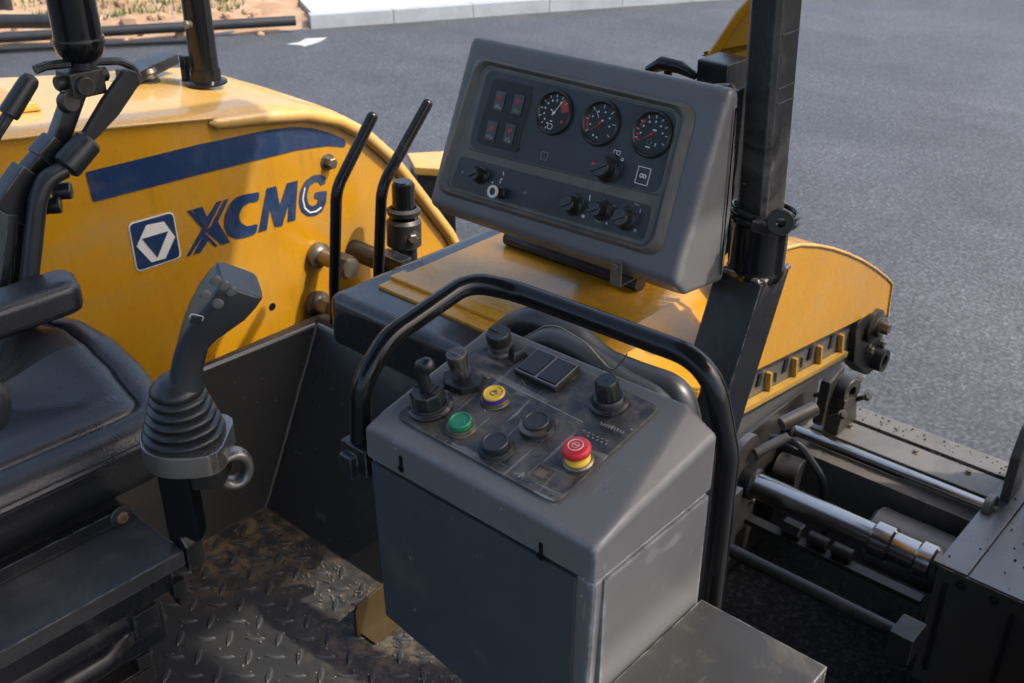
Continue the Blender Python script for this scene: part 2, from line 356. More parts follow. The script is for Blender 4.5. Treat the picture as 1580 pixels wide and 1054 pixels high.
# thin reddish joint between the two lanes
M_joint = mat('lane_joint', (.043, .043, .047), .7, var=.2)
nq = V((-dq.y, dq.x, 0))
arrow = [at(x, y, 'z', GZ) for x, y in [(440, 69), (462, 65.5), (472, 60), (505, 58.5), (494, 65), (470, 72.5), (462, 70)]]
sheet('road_marking', arrow, GZ + .004, M_paint)
bm = nb(); hull(bm, [sn(a, b, z) for a in (.02, 60) for b in (.02, .155) for z in (GZ - .1, GZ + .12)], 0)
kb = mk('kerb', bm, M_kerb, kind='structure')
for k in range(22):
    bm = nb(); h = random.uniform(-.0015, .0015); hull(bm, [sn(a, b + h, z + h) for a in (k * .95 + .002, k * .95 + .947) for b in (0, .16) for z in (GZ - .02, GZ + .15)], .006); mk('kerbstone', bm, M_kerb, kb)
bm = nb(); hull(bm, [sn(a, b, z) for a in (0.05, 60) for b in (.165, 2.1) for z in (GZ - .1, GZ + .145)], .01)
mk('pavement', bm, M_pave, kind='structure')
from mathutils import noise as mn
def terrain(name, s0, s1, n0, n1, ns, nn, hf, m):
    bm = nb(); g = []
    for i in range(ns + 1):
        row = []
        for j in range(nn + 1):
            s = s0 + (s1 - s0) * i / ns; n = n0 + (n1 - n0) * j / nn
            p = sn(s, n); p.z = GZ + hf(s, n); row.append(bm.verts.new(p))
        g.append(row)
    for i in range(ns):
        for j in range(nn): bm.faces.new((g[i][j], g[i + 1][j], g[i + 1][j + 1], g[i][j + 1]))
    return mk(name, bm, m, ang=180, kind='structure')
def hf(s, n):
    e = min(1, max(0, (n + .25) / .6))
    return -.06 + e * (.10 + .16 * abs(mn.noise(V((s * .9, n * 1.1, 0)))) + .10 * mn.noise(V((s * 2.6, n * 2.6, 3))) + .05 * mn.noise(V((s * 7, n * 7, 5))) + .02 * n)
terrain('dirt_verge', -22, .04, -.3, 7.0, 150, 60, hf, M_dirt)
terrain('dirt_bank', -.12, 45, 2.15, 8.0, 120, 30, lambda s, n: .02 + .14 * abs(mn.noise(V((s * .8, n, 2)))) + .05 * mn.noise(V((s * 3, n * 3, 4))), M_dirt)
terrain('grass_bed', -60, 60, 7.0, 60, 60, 30, lambda s, n: .12 + .03 * (n - 7) + .12 * mn.noise(V((s * .4, n * .4, 1))), M_grass)
bm = nb()
for _ in range(9000):
    s = random.uniform(-14, -.6); n = 1.0 + 5 * random.random() ** 1.6
    if mn.noise(V((s * .7, n * .7, 7))) < -.12 + max(0, 1.5 - n) * .35: continue
    p = sn(s, n); p.z = GZ + (hf(s, n) if n < 7 else .12); h = random.uniform(.05, .13); a = random.uniform(0, 6.28); w = .012
    d = V((math.cos(a), math.sin(a), 0)); t = V((random.uniform(-.6, .6), random.uniform(-.6, .6), 1)) * h
    bm.faces.new([bm.verts.new(p - d * w), bm.verts.new(p + d * w), bm.verts.new(p + t)])
mk('grass', bm, M_grass, kind='stuff')
bm = nb()
for _ in range(420):
    s = random.uniform(-14, -.2); n = random.uniform(-.15, 3.5) ; r = random.uniform(.015, .07) * (1 if random.random() < .9 else 1.8)
    p = sn(s, n); p.z = GZ + hf(s, n) + r * .2
    t = nb(); bmesh.ops.create_icosphere(t, subdivisions=1, radius=r)
    for v in t.verts: v.co *= random.uniform(.7, 1.25)
    add(bm, t, Matrix.Translation(p))
mk('clods', bm, M_dirt, kind='stuff', ang=20)
# pipes lying along the edge of the dirt
def pipe(pa, pb, z, r, label):
    bm = nb(); a = at(*pa, 'z', GZ + z); b = at(*pb, 'z', GZ + z); sweep(bm, [a, (a + b) / 2 + V((0, 0, .004)), b], r, 12)
    tag(mk('pipe', bm, M_pipe), label, 'pipe', 'black pipes along the dirt verge')
pipe((-60, 62), (456, 32), .12, .055, 'long black pipe lying on the dirt verge and ending at the pale kerb')
pipe((-60, 34), (84, 33), .2, .075, 'short thick black pipe farthest out on the dirt, at the top left edge')
pipe((-60, 79), (300, 62), .04, .03, 'thin black pipe nearest the road at the foot of the dirt')
bm = nb(); cyl(bm, at(12, 22, 'z', GZ + .1) , at(12, 22, 'z', GZ + .1) + V((0, 0, .9)), .07)
tag(mk('marker_post', bm, M_pipe), 'dark stub post standing in the dirt beyond the pipes', 'post')

# ------------------------------------------------------------------ operator deck
XW = -1.803
dk = thing('deck_plate', 'dirty black chequered steel floor plate with raised lozenge treads and tan dirt in its corner', 'floor plate', (-1.0, .4, 0))
bm = nb(); box(bm, (XW, -1.2, -.012), (.5, 1.139, 0), 0); mk('plate', bm, M_deck, dk)
bm = nb()
L, Wd, Hh = .0235, .0068, .0038
t = nb(); n = 10; base = []; top = []
for k in range(n):
    a = 2 * math.pi * k / n; c, s = math.cos(a), math.sin(a)
    base.append(t.verts.new((L * c * (1 - .0 * abs(s)), Wd * s * 1.25 * (1 - .35 * c * c), -.001))); top.append(t.verts.new((L * .72 * c, Wd * .6 * s, Hh)))
t.faces.new(top)
for k in range(n): t.faces.new((base[k], base[(k + 1) % n], top[(k + 1) % n], top[k]))
add(bm, t)
def inview(p, mx=20):
    q = V(p) - CAM; z = q.dot(FW)
    if z <= 0: return None
    x = 790 + F * q.dot(R_) / z; y = 527 - F * q.dot(UP) / z
    return (x, y)
proto = None; cnt = 0
ps = .050
for i in range(-60, 60):
    for j in range(-60, 60):
        c = R_ * (ps * i) + FH * (ps * j) + V((-1.3, .6, 0))
        if not (XW + .02 < c.x < -.7 and 0 < c.y < 1.115): continue
        px = inview(c)
        if px is None or not (150 < px[0] < 760 and 760 < px[1] < 1075) or px[1] < 1090 - (px[0] - 120) * 1.35 - 90: continue
        if px[0] > 600 and px[1] < 950: continue
        a = math.atan2(R_.y, R_.x) + (0 if (i + j) % 2 else math.pi / 2) + random.uniform(-.05, .05)
        M = Matrix.Translation(c) @ Matrix.Rotation(a, 4, 'Z')
        if cnt >= 295: continue
        if proto is None:
            proto = mk('tread', bm, M_tread, None); proto.matrix_world = M; proto.location = c; proto.rotation_euler = (0, 0, a); adopt(proto, dk)
        else: inst(proto, 'tread', M, dk)
        cnt += 1
print('treads', cnt)
# loose asphalt crumbs swept into the corner
bm = nb()
for _ in range(800):
    u = random.random() ; p = V((XW + .02 + u * .95, 1.128 - abs(random.gauss(0, .07)) - .012, 0)) if random.random() < .5 else V((random.uniform(XW + .02, -.85), random.uniform(.1, 1.12), 0))
    if p.y < .05: continue
    r = random.uniform(.0012, .0042); t = nb(); bmesh.ops.create_icosphere(t, subdivisions=1, radius=r)
    for v in t.verts: v.co *= random.uniform(.6, 1.3)
    p.z = r * .5; add(bm, t, Matrix.Translation(p))
M_crumb = mat('crumbs', (.07, .062, .055), .8, var=.6, dust=(.34, .30, .25), dust_amt=.45, dust_scale=60)
mk('crumbs', bm, M_crumb, kind='stuff', ang=20)

wl = thing('footwell_panel', 'dark steel footwell walls meeting at a welded seam behind the joystick', 'side panel', (-1.75, 1.1, 0))
WT = .409
bm = nb(); plate(bm, [(XW, -.8, 0), (XW, 1.137, 0), (XW, 1.337, WT), (XW, .95, WT + .012), (XW, -.8, WT + .012)], (-.008, 0, 0), .002)
mk('wall_plate', bm, M_wall, wl)
ny = V((0, -WT, .2)).normalized()
bm = nb(); plate(bm, [V((XW + .001, 1.139, 0)), V((-1.12, 1.139, 0)), V((-1.12, 1.339, WT)), V((XW + .001, 1.339, WT))], -ny * .008, .002)
mk('foot_plate', bm, M_wall, wl)
bm = nb(); P = [V((XW + .003, 1.137, 0)).lerp(V((XW + .003, 1.336, WT)), k / 26) + V((random.uniform(-.001, .001), 0, random.uniform(-.001, .001))) for k in range(27)]
sweep(bm, P, [.0042 + random.uniform(-.001, .0012) for _ in P], 8); mk('weld_bead', bm, mat('weld', (.12, .11, .10), .5, metal=.5, dust=(.2, .17, .13), dust_amt=.5, dust_scale=40), wl)
bm = nb(); sweep(bm, [V((XW - .004, -.8, WT + .013)), V((XW - .004, .95, WT + .013)), V((XW - .003, 1.337, WT + .002))], .0055, 8)
sweep(bm, [V((XW, 1.345, WT)), V((-1.12, 1.345, WT))], .0055, 8)
mk('top_edge', bm, M_steel, wl)
# ochre bracket on the deck
a = at(548, 982, 'z', 0); b = at(597, 948, 'z', 0)
bm = nb(); hull(bm, [V((x, y, z)) for x in (a.x, a.x + .008) for (y, z) in ((a.y, 0), (a.y, .068), (a.y + .008, .078), (1.137, .098), (1.12, 0))], .0025)
hull(bm, [V((x, y, z)) for x in (a.x + .006, a.x + .05) for y in (a.y + .01, 1.11) for z in (.0005, .006)], .001)
tag(mk('deck_bracket', bm, mat('grimy_ochre_paint', (.045, .025, .005), .45, dust=(.06, .045, .03), dust_amt=.6, dust_scale=18, scr=.3, bump=.08, bscale=60)), 'small dirty ochre steel bracket standing on the deck beside the grey console', 'bracket')

# ------------------------------------------------------------------ yellow side hood
XH = -2.5
def hp(x, y, dx=0): p = at(x, y, 'x', XH); return V((XH + dx, p.y, p.z))
hd = thing('side_hood', 'yellow side hood with rounded front, blue stripe and blue lettering', 'machine hood', (-2.7, 1.6, -.6))
crease = [(-160, 239), (0, 214), (150, 197), (326, 181)]
arch = [(326, 181), (400, 170), (470, 167), (520, 177), (560, 198), (598, 232), (640, 286), (690, 352), (730, 430)]
AR = fillet([hp(*p) for p in arch], .18, 5)
out = [hp(*p) for p in crease[:-1]] + AR
bot = [V((XH, AR[-1].y, -.75)), V((XH, out[0].y, -.75))]
bm = nb(); plate(bm, out + bot, (-.01, 0, 0), .002); mk('side_panel', bm, M_yel, hd)
# top skin: follows the profile, swept away from the viewer with a soft crown
bm = nb(); cols = []
prof = [hp(*p) for p in crease[:-1]] + AR
prof = [a.lerp(b, k / 2) for a, b in zip(prof, prof[1:]) for k in range(2)] + [prof[-1]]
DEP = [(-.0, 0), (.012, .006), (.03, .010), (.10, .014), (.35, .02), (.60, .02), (.66, .008), (.70, -.03), (.71, -.10)]
for i, p in enumerate(prof):
    tn = (prof[min(i + 1, len(prof) - 1)] - prof[max(i - 1, 0)]).normalized(); nn = V((0, -tn.z, tn.y))
    cols.append([bm.verts.new(p + nn * h + V((-d, 0, 0))) for d, h in DEP])
for a, b in zip(cols, cols[1:]):
    for k in range(len(DEP) - 1): bm.faces.new((a[k], b[k], b[k + 1], a[k + 1]))
bmesh.ops.recalc_face_normals(bm, faces=bm.faces)
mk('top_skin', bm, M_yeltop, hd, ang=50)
bm = nb(); hull(bm, [hp(x, y, dx) + V((0, 0, .02)) for x, y in ((-160, 240), (120, 202)) for dx in (-.16, -.55)] + [hp(x, y, dx) + V((0, 0, .045)) for x, y in ((-160, 240), (112, 203)) for dx in (-.17, -.54)], .008)
mk('top_plate', bm, M_yel, hd)
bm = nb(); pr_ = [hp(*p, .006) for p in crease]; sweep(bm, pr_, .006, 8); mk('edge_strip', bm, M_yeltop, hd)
bm = nb(); tp = [hp(322, 190, .0)] + [hp(330, 189, .008)] + [p + V((.008, -(.0), -.018)) for p in AR[4:]]
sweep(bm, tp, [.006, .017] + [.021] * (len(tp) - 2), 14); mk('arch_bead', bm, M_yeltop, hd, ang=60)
# print traced on the flat panel
def zz(pts): return [hp(130 + x / 3.95, 180 + y / 3.95, .0008) for x, y in pts]
def decal(name, m, pts, lift=0.0, parent=hd, th=.0012):
    bm = nb(); plate(bm, [p + V((lift, 0, 0)) for p in zz(pts)], (th, 0, 0), 0); return mk(name, bm, m, parent)
def smooth(pts, r): # rounded polygon corners in zoom pixels
    o = []
    n = len(pts)
    for i in range(n):
        p, a, b = V(pts[i] + (0,)), V(pts[i - 1] + (0,)), V(pts[(i + 1) % n] + (0,))
        d1 = min(r, (a - p).length * .45); d2 = min(r, (b - p).length * .45)
        s = p + (a - p).normalized() * d1; e = p + (b - p).normalized() * d2
        for k in range(4):
            u = k / 3; q = s * (1 - u) ** 2 + p * 2 * u * (1 - u) + e * u * u; o.append((q.x, q.y))
    return o
decal('stripe', M_blue, smooth([(5, 338), (700, 168), (1100, 84), (1260, 62), (1380, 66), (1480, 92), (1590, 140), (1590, 186), (1480, 178), (1300, 203), (700, 352), (52, 521)], 14))
bd = decal('badge', M_white, smooth([(262, 652), (540, 574), (592, 858), (318, 949)], 34))
def sub(name, m, pts, lift, par):
    bm = nb(); plate(bm, [p + V((lift, 0, 0)) for p in zz(pts)], (.0012, 0, 0), 0); return mk(name, bm, m, par)
sub('badge_field', M_blue, smooth([(272, 658), (534, 584), (582, 852), (324, 938)], 28), .0013, bd)
sub('hexagon', M_white, [(372, 660), (480, 638), (548, 730), (490, 862), (405, 885), (315, 790)], .0026, bd)
sub('triangle', M_blue, [(347, 742), (505, 695), (440, 855)], .0039, bd)
lx = decal('letter', M_blue, [(657, 565), (718, 548), (747, 612), (805, 520), (838, 511), (765, 652), (745, 690), (643, 846), (622, 851), (720, 675)])
sub('letter_stroke', M_blue, [(625, 574), (647, 568), (722, 662), (712, 676)], 0, lx)
sub('letter_stroke', M_blue, [(738, 696), (770, 668), (850, 508), (880, 498), (812, 640), (888, 765), (836, 780)], 0, lx)
sub('letter_stroke', M_blue, [(662, 841), (735, 708), (812, 787), (796, 793), (755, 752), (708, 827)], 0, lx)
decal('letter', M_blue, smooth([(1068, 457), (1058, 517), (1005, 522), (962, 550), (940, 600), (950, 645), (990, 668), (1058, 652), (1045, 712), (985, 735), (930, 745), (875, 725), (850, 670), (855, 600), (885, 530), (925, 490), (970, 475)], 16))
decal('letter', M_blue, [(1110, 437), (1168, 422), (1190, 540), (1235, 405), (1300, 388), (1285, 630), (1238, 642), (1245, 530), (1205, 665), (1160, 672), (1130, 560), (1110, 690), (1060, 705)])
lg = decal('letter', M_blue, smooth([(1470, 365), (1440, 352), (1395, 356), (1345, 392), (1315, 450), (1306, 520), (1322, 578), (1360, 607), (1410, 602), (1450, 577), (1472, 520), (1478, 450), (1405, 460), (1398, 500), (1425, 498), (1415, 535), (1385, 548), (1362, 530), (1354, 480), (1370, 425), (1405, 395), (1435, 400), (1433, 418), (1468, 410)], 12))
arcp = [(1338, 430), (1325, 500), (1338, 560), (1372, 588), (1412, 580), (1445, 555)]; arcq = [(1440, 548), (1410, 572), (1376, 580), (1345, 553), (1332, 500), (1344, 432)]
sub('letter_outline', M_white, arcp + arcq, .0014, lg)
XF = V((1, 0, 0))
for (x, y) in ((505, 250),):
    bm = nb(); hexbolt(bm, zframe(hp(x, y), XF), .018, .028); mk('bolt', bm, M_zinc, hd)
bm = nb(); lathe(bm, [(0, 0), (.012, 0), (.012, .002), (.009, .0025), (.009, .0005), (0, .0005)], zframe(hp(420, 473), XF), 14); mk('bolt_hole', bm, M_black, hd)
# hose fittings bolted through the hood side
def fitting(x, y, k, ln):
    bm = nb(); M = zframe(hp(x, y), V((1, .05, -.03)))
    lathe(bm, [(0, 0), (.052 * k, 0), (.055 * k, .01), (.055 * k, .02), (.04 * k, .024), (.034 * k, .03), (.034 * k, ln * .55), (.042 * k, ln * .56), (.042 * k, ln), (.026 * k, ln + .004), (0, ln + .004)], M, 18)
    o = mk('hose_fitting', bm, M_zinc, hd)
    bm = nb(); lathe(bm, [(.045 * k, ln * .62), (.049 * k, ln * .62), (.049 * k, ln * .95), (.045 * k, ln * .95)], M, 6); mk('hex_nut', bm, M_darkst, o)
fitting(488, 392, .75, .16); fitting(486, 467, .8, .13)
el = thing('hydraulic_elbow', 'dark hydraulic elbow with clamp between the two bent levers on the yellow hood', 'hose fitting', tuple(hp(545, 390, .22)))
bm = nb(); c = hp(545, 385, .2); sweep(bm, [c + V((-.2, 0, 0)), c, c + V((.06, .02, -.02)), c + V((.07, .02, -.16))], .034, 14, .05); mk('elbow', bm, M_darkst, el)
bm = nb(); lathe(bm, [(.034, -.02), (.046, -.018), (.046, .018), (.034, .02)], zframe(c + V((-.03, 0, 0)), XF), 16); lathe(bm, [(.034, -.02), (.046, -.018), (.046, .018), (.034, .02)], zframe(c + V((.07, .02, -.06)), V((0, 0, 1))), 16)
box(bm, c + V((-.02, -.05, .02)), c + V((.08, .0, .055)), .006); mk('clamp', bm, M_satin, el)
cy = thing('hydraulic_cylinder', 'upright black hydraulic cylinder with collars behind the bent levers', 'cylinder', tuple(hp(622, 375, .15)))
b0 = at(624, 392, 'x', XH + .15); b1 = at(619, 280, 'x', XH + .15); b1 = V((b0.x, b0.y + .01, b1.z)); hh = (b1 - b0).length
bm = nb(); lathe(bm, [(0, -.3), (.042, -.3), (.042, hh * .5), (.036, hh * .52), (.036, hh - .012), (.028, hh), (0, hh)], zframe(b0, b1 - b0), 20); mk('barrel', bm, M_black, cy)
bm = nb(); lathe(bm, [(.036, hh * .55), (.052, hh * .56), (.054, hh * .62), (.042, hh * .65)], zframe(b0, b1 - b0), 20); lathe(bm, [(.04, hh * .12), (.056, hh * .14), (.056, hh * .46), (.046, hh * .5)], zframe(b0, b1 - b0), 20); mk('collar', bm, M_darkst, cy)
bm = nb(); hexbolt(bm, zframe(b0 + V((.05, -.01, hh * .3)), V((1, -.4, 0))), .016, .014); mk('bolt', bm, M_zinc, cy)
# sunlit yellow ledge beyond the hood, under the instrument panel's far side
hw = thing('hopper_side', 'sunlit pale yellow machine side panel glimpsed between hood and instrument panel', 'machine panel', (-3.0, 3.2, -.8))
p0 = at(628, 236, 'z', -.2); p1 = at(700, 232, 'z', -.2); p2 = at(705, 262, 'z', -.2); p3 = at(640, 258, 'z', -.2)
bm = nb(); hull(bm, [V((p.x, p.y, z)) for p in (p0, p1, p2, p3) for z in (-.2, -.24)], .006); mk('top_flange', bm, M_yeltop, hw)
cen = (p0 + p1 + p2 + p3) / 4
bm = nb(); hull(bm, [cen + (V((p.x, p.y, z)) - cen) * .9 + V((0, 0, 0)) for p in (p0, p1, p2, p3) for z in (-.245, -.95)], .004); mk('web', bm, M_darkst, hw)
for p in ():
    pass

# ------------------------------------------------------------------ bent hand levers by the hood
def bent_lever(label, px, XL, r):
    P = [at(x, y, 'x', XL) for x, y in px]
    t = thing('bent_lever', label, 'lever', tuple(P[-1]), 'bent black levers beside the yellow hood')
    bm = nb(); F_ = fillet(P, .12, 8); d = (F_[0] - F_[1]).normalized()
    sweep(bm, [F_[0] + d * r * .9, F_[0] + d * r * .75, F_[0] + d * r * .4] + F_, [r * .35, r * .7, r * .93] + [r] * len(F_), 16); mk('rod', bm, M_black, t)
    bm = nb(); cyl(bm, P[-1] + V((-.06, 0, -.02)), P[-1] + V((.06, 0, -.02)), .03); mk('pivot', bm, M_darkst, t)
bent_lever('bent black lever nearer the lettering, its tip below the other lever tip', [(574, 181), (519, 292), (516, 440), (517, 500)], -2.12, .0155)
bent_lever('bent black lever nearer the instrument panel, reaching higher than its twin', [(659, 161), (589, 288), (584, 415), (584, 480)], -2.02, .0150)

# ------------------------------------------------------------------ front cover under the instrument panel
ZC = .514
def cv(x, y, z=ZC): return at(x, y, 'z', z)
c0 = cv(503, 452); cl = cv(716, 357); cr = cv(987, 509)
CX0 = c0.x; CY0 = c0.y; CX1 = cv(1000, 512).x; CY1 = cl.y + .25
fc = thing('front_cover', 'flat front cover with black rounded border and dusty yellow lid carrying the instrument panel', 'machine cover', ((CX0 + CX1) / 2, CY0, .1))
bm = nb(); box(bm, (CX0, CY0, -.2), (CX1 - .05, CY1, ZC), .030, seg=5); mk('border', bm, M_coverblack, fc, ang=40)
xe = cr.x; lid0 = cv(583, 444); lidb = cv(728, 366)
bm = nb(); box(bm, (lid0.x, lid0.y, ZC - .004), (xe - .0125, CY1 + .02, ZC + .007), .003); mk('lid', bm, M_yelcover, fc)
ra = cv(604, 434); 
bm = nb(); box(bm, (ra.x, ra.y - .005, ZC + .007), (xe - .02, ra.y + .038, ZC + .016), .003); mk('lid_rib', bm, M_yelcover, fc)
# sunlit folded right end and the yellow front below it
k0 = cv(1062, 464); k1 = cv(960, 527); xe = cr.x
bm = nb(); plate(bm, [V((xe - .012, CY0 + .10, ZC + .009)), V((xe - .012, CY1, ZC + .009)), V((xe + .05, CY1, ZC - .03)), V((xe + .13, CY1 - .16, ZC - .075)), V((xe + .15, CY0 + .33, ZC - .085))], (0, 0, -.008), .001); mk('end_flange', bm, M_yel, fc, ang=15)
bm = nb(); plate(bm, [V((xe - .16, CY0 + .02, ZC - .012)), V((xe - .012, CY0 + .10, ZC - .004)), V((xe + .15, CY0 + .33, ZC - .095)), V((xe + .15, CY0 + .33, .05)), V((xe - .16, CY0 + .02, .05))], (0, .01, 0), .002); mk('end_panel', bm, M_yel, fc, ang=10)
bm = nb(); q = cv(1078, 500, .45); hexbolt(bm, zframe(V((xe + .15, CY0 + .285, ZC - .098)), V((0, -1, 0))), .008, .012); hexbolt(bm, zframe(V((xe + .115, CY0 + .245, ZC - .088)), V((0, -1, 0))), .008, .012); mk('bolt', bm, M_zinc, fc)
# hoses lying before the cover
def hose(pts, r, label, m=M_rub, g='black hoses behind the console'):
    bm = nb(); sweep(bm, pts, r, 14, .12, n=8); return tag(mk('hose', bm, m), label, 'hose', g)
YH = CY0 - .085
hose([at(x, y, 'y', YH) for x, y in [(700, 640), (770, 520), (815, 490), (880, 512), (930, 560), (985, 582), (1045, 603), (1060, 650)]] + [at(1060, 650, 'y', YH) + V((.01, .0, -.35))], .026, 'thick black hose arching up behind the grey console with a wire tie')
hose([at(x, y, 'y', YH - .04) for x, y in [(740, 640), (800, 545), (850, 520), (905, 548), (960, 590), (1030, 625)]] + [at(1030, 625, 'y', YH - .04) + V((.01, 0, -.35))], .022, 'lower black hose running close behind the grey console')
bm = nb(); sweep(bm, [at(x, y, 'y', YH - .07) for x, y in [(812, 520), (840, 503), (862, 503), (905, 530), (945, 575), (962, 555), (968, 545)]], .0013, 6, .05); tag(mk('tie_wire', bm, M_steel), 'thin pale wire looped around the hoses behind the console', 'wire')

# ------------------------------------------------------------------ instrument panel
pa = V((0, 1.565, .695)); pt = V((0, 1.70, 1.036))
n2 = V((0, -(pt.z - pa.z), pt.y - pa.y)).normalized()           # face normal (towards the viewer, up)
def fp(x, y, lift=0): return atp(x, y, pa, n2) + n2 * lift
PX0, PX1 = -1.647, -.978
ip = thing('instrument_panel', 'grey moulded instrument panel with three round gauges tilted towards the seat', 'instrument panel', ((PX0 + PX1) / 2, 1.7, ZC))
def yz(x, y, z): return V((x, y, z))
ins = .006
pr2 = [(1.562, .690), (1.702, 1.040), (1.738, 1.030), (1.756, .80), (1.750, .635), (1.600, .655)]
bm = nb()
A_ = [V((PX0 + (.01 if y > 1.7 else 0), y, z)) for y, z in pr2]; B_ = [V((PX1 - (.004 if y > 1.7 else 0), y, z)) for y, z in pr2]
t = nb(); va = [t.verts.new(p) for p in A_]; vb = [t.verts.new(p) for p in B_]
t.faces.new(va); t.faces.new(vb[::-1])
for i in range(6): t.faces.new((va[i], vb[i], vb[(i + 1) % 6], va[(i + 1) % 6]))
bmesh.ops.recalc_face_normals(t, faces=t.faces)
# recess the two trays into the front face
fr = [f for f in t.faces if f.normal.dot(n2) > .95][0]
bev(t, .026, 5, 20)
add(bm, t); hs = mk('housing', bm, M_grey, ip, ang=30)
# seam of the rear half on the right flank
bm = nb(); plate(bm, [V((PX1 + .0005, y, z)) for y, z in ((1.722, .66), (1.726, .66), (1.720, 1.0), (1.716, 1.0))], (.001, 0, 0), 0); mk('seam', bm, M_black, ip)
up2 = V((0, pt.y - pa.y, pt.z - pa.z)).normalized()
def rim_ring(name, pts, lift, r, m, par):
    P = [fp(x, y, lift) for x, y in pts]; Q = P + [P[0]]
    mid = (P[0] + P[-1]) / 2; loop = [mid] + P + [mid]
    bm = nb(); sweep(bm, loop, r, 8, .022, n=6); return mk(name, bm, m, par, ang=60)
def tray(pts, rad, depth, name, m, rim=.015, lift=.0012, lip=.004):
    """inset tray: sloping rim + face"""
    P = [fp(x, y, lift) for x, y in pts]; n = len(P); mid = (P[0] + P[-1]) / 2
    loop = fillet([mid] + P + [mid], rad, 6)[:-1]
    c = sum(loop, V()) / len(loop)
    bm = nb(); inner = [p + (c - p).normalized() * rim for p in loop]; N_ = len(loop)
    # raised lip, then slope down to the face
    r0 = [bm.verts.new(p + (p - c).normalized() * (.004 + lip * 1.2)) for p in loop]; r1 = [bm.verts.new(p + n2 * lip) for p in loop]; r2 = [bm.verts.new(p + (c - p).normalized() * .005 + n2 * lip * .85) for p in loop]; r3 = [bm.verts.new(p + n2 * .0004) for p in inner]
    for a, b in ((r0, r1), (r1, r2), (r2, r3)):
        for i in range(N_): bm.faces.new((a[i], a[(i + 1) % N_], b[(i + 1) % N_], b[i]))
    bmesh.ops.recalc_face_normals(bm, faces=bm.faces); mk(name + '_rim', bm, M_rim, ip, ang=60)
    bm = nb(); plate(bm, [p + n2 * .0004 for p in inner], n2 * .0012, 0); return mk(name, bm, m, ip)
dust_rim = M_grey
tray([(742, 92), (1066, 168), (1010, 390), (680, 292)], .034, .006, 'recess', M_rim, .014, .0012, .0105)
up_face = tray([(752, 106), (1052, 176), (1021, 303), (722, 229)], .024, .006, 'gauge_plate', M_face, .006, .0030, .002)
lo_face = tray([(711, 241), (1012, 320), (998, 373), (694, 287)], .010, .006, 'switch_plate', M_face, .006, .0030, .002)
LF = .0045
xa = V((1, 0, 0))
def onface(x, y, lift=LF): return frame(fp(x, y, lift), xa, up2)
# warning light cluster
bm = nb(); cl_ = [fp(x, y, LF) for x, y in [(764, 122), (826, 136), (802, 235), (736, 219)]]
t = fillet([(cl_[0] + cl_[-1]) / 2] + cl_ + [(cl_[0] + cl_[-1]) / 2], .012, 4)[:-1]; plate(bm, t, n2 * .003, .001); lc = mk('warning_cluster', bm, M_glass, ip)
bm = nb(); sweep(bm, t + [t[0]], .0022, 6); mk('cluster_rim', bm, M_knob, lc)
M_lens = mat('dull_lens', (.045, .04, .042), .3, var=.2)
for (x, y, v) in ((775, 157, 0), (803, 163, 1), (762, 203, 2), (790, 208, 3)):
    M = onface(x, y, LF + .003)
    bm = nb(); box(bm, (-.0135, -.021, 0), (.0135, .021, .0022), .0015, M); mk('warning_light', bm, M_lens, lc)
    bm = nb()
    if v in (0, 1, 3): torus(bm, .0042, .0013, M @ Matrix.Translation((0, .007, .0024)), 14, 6)
    box(bm, (-.002, .003, .0022), (.002, .010, .003), 0, M)
    if v == 2: box(bm, (-.007, .002, .0022), (.006, .009, .0029), 0, M)
    mk('symbol', bm, M_redprint, lc)
    bm = nb(); box(bm, (-.008, -.015, .0022), (-.001, -.011, .0028), 0, M); box(bm, (.001, -.016, .0022), (.008, -.012, .0028), 0, M); box(bm, (-.006, -.010, .0022), (.004, -.0085, .0028), 0, M)
    mk('symbol', bm, M_greenprint if v == 1 else M_inkdim, lc)
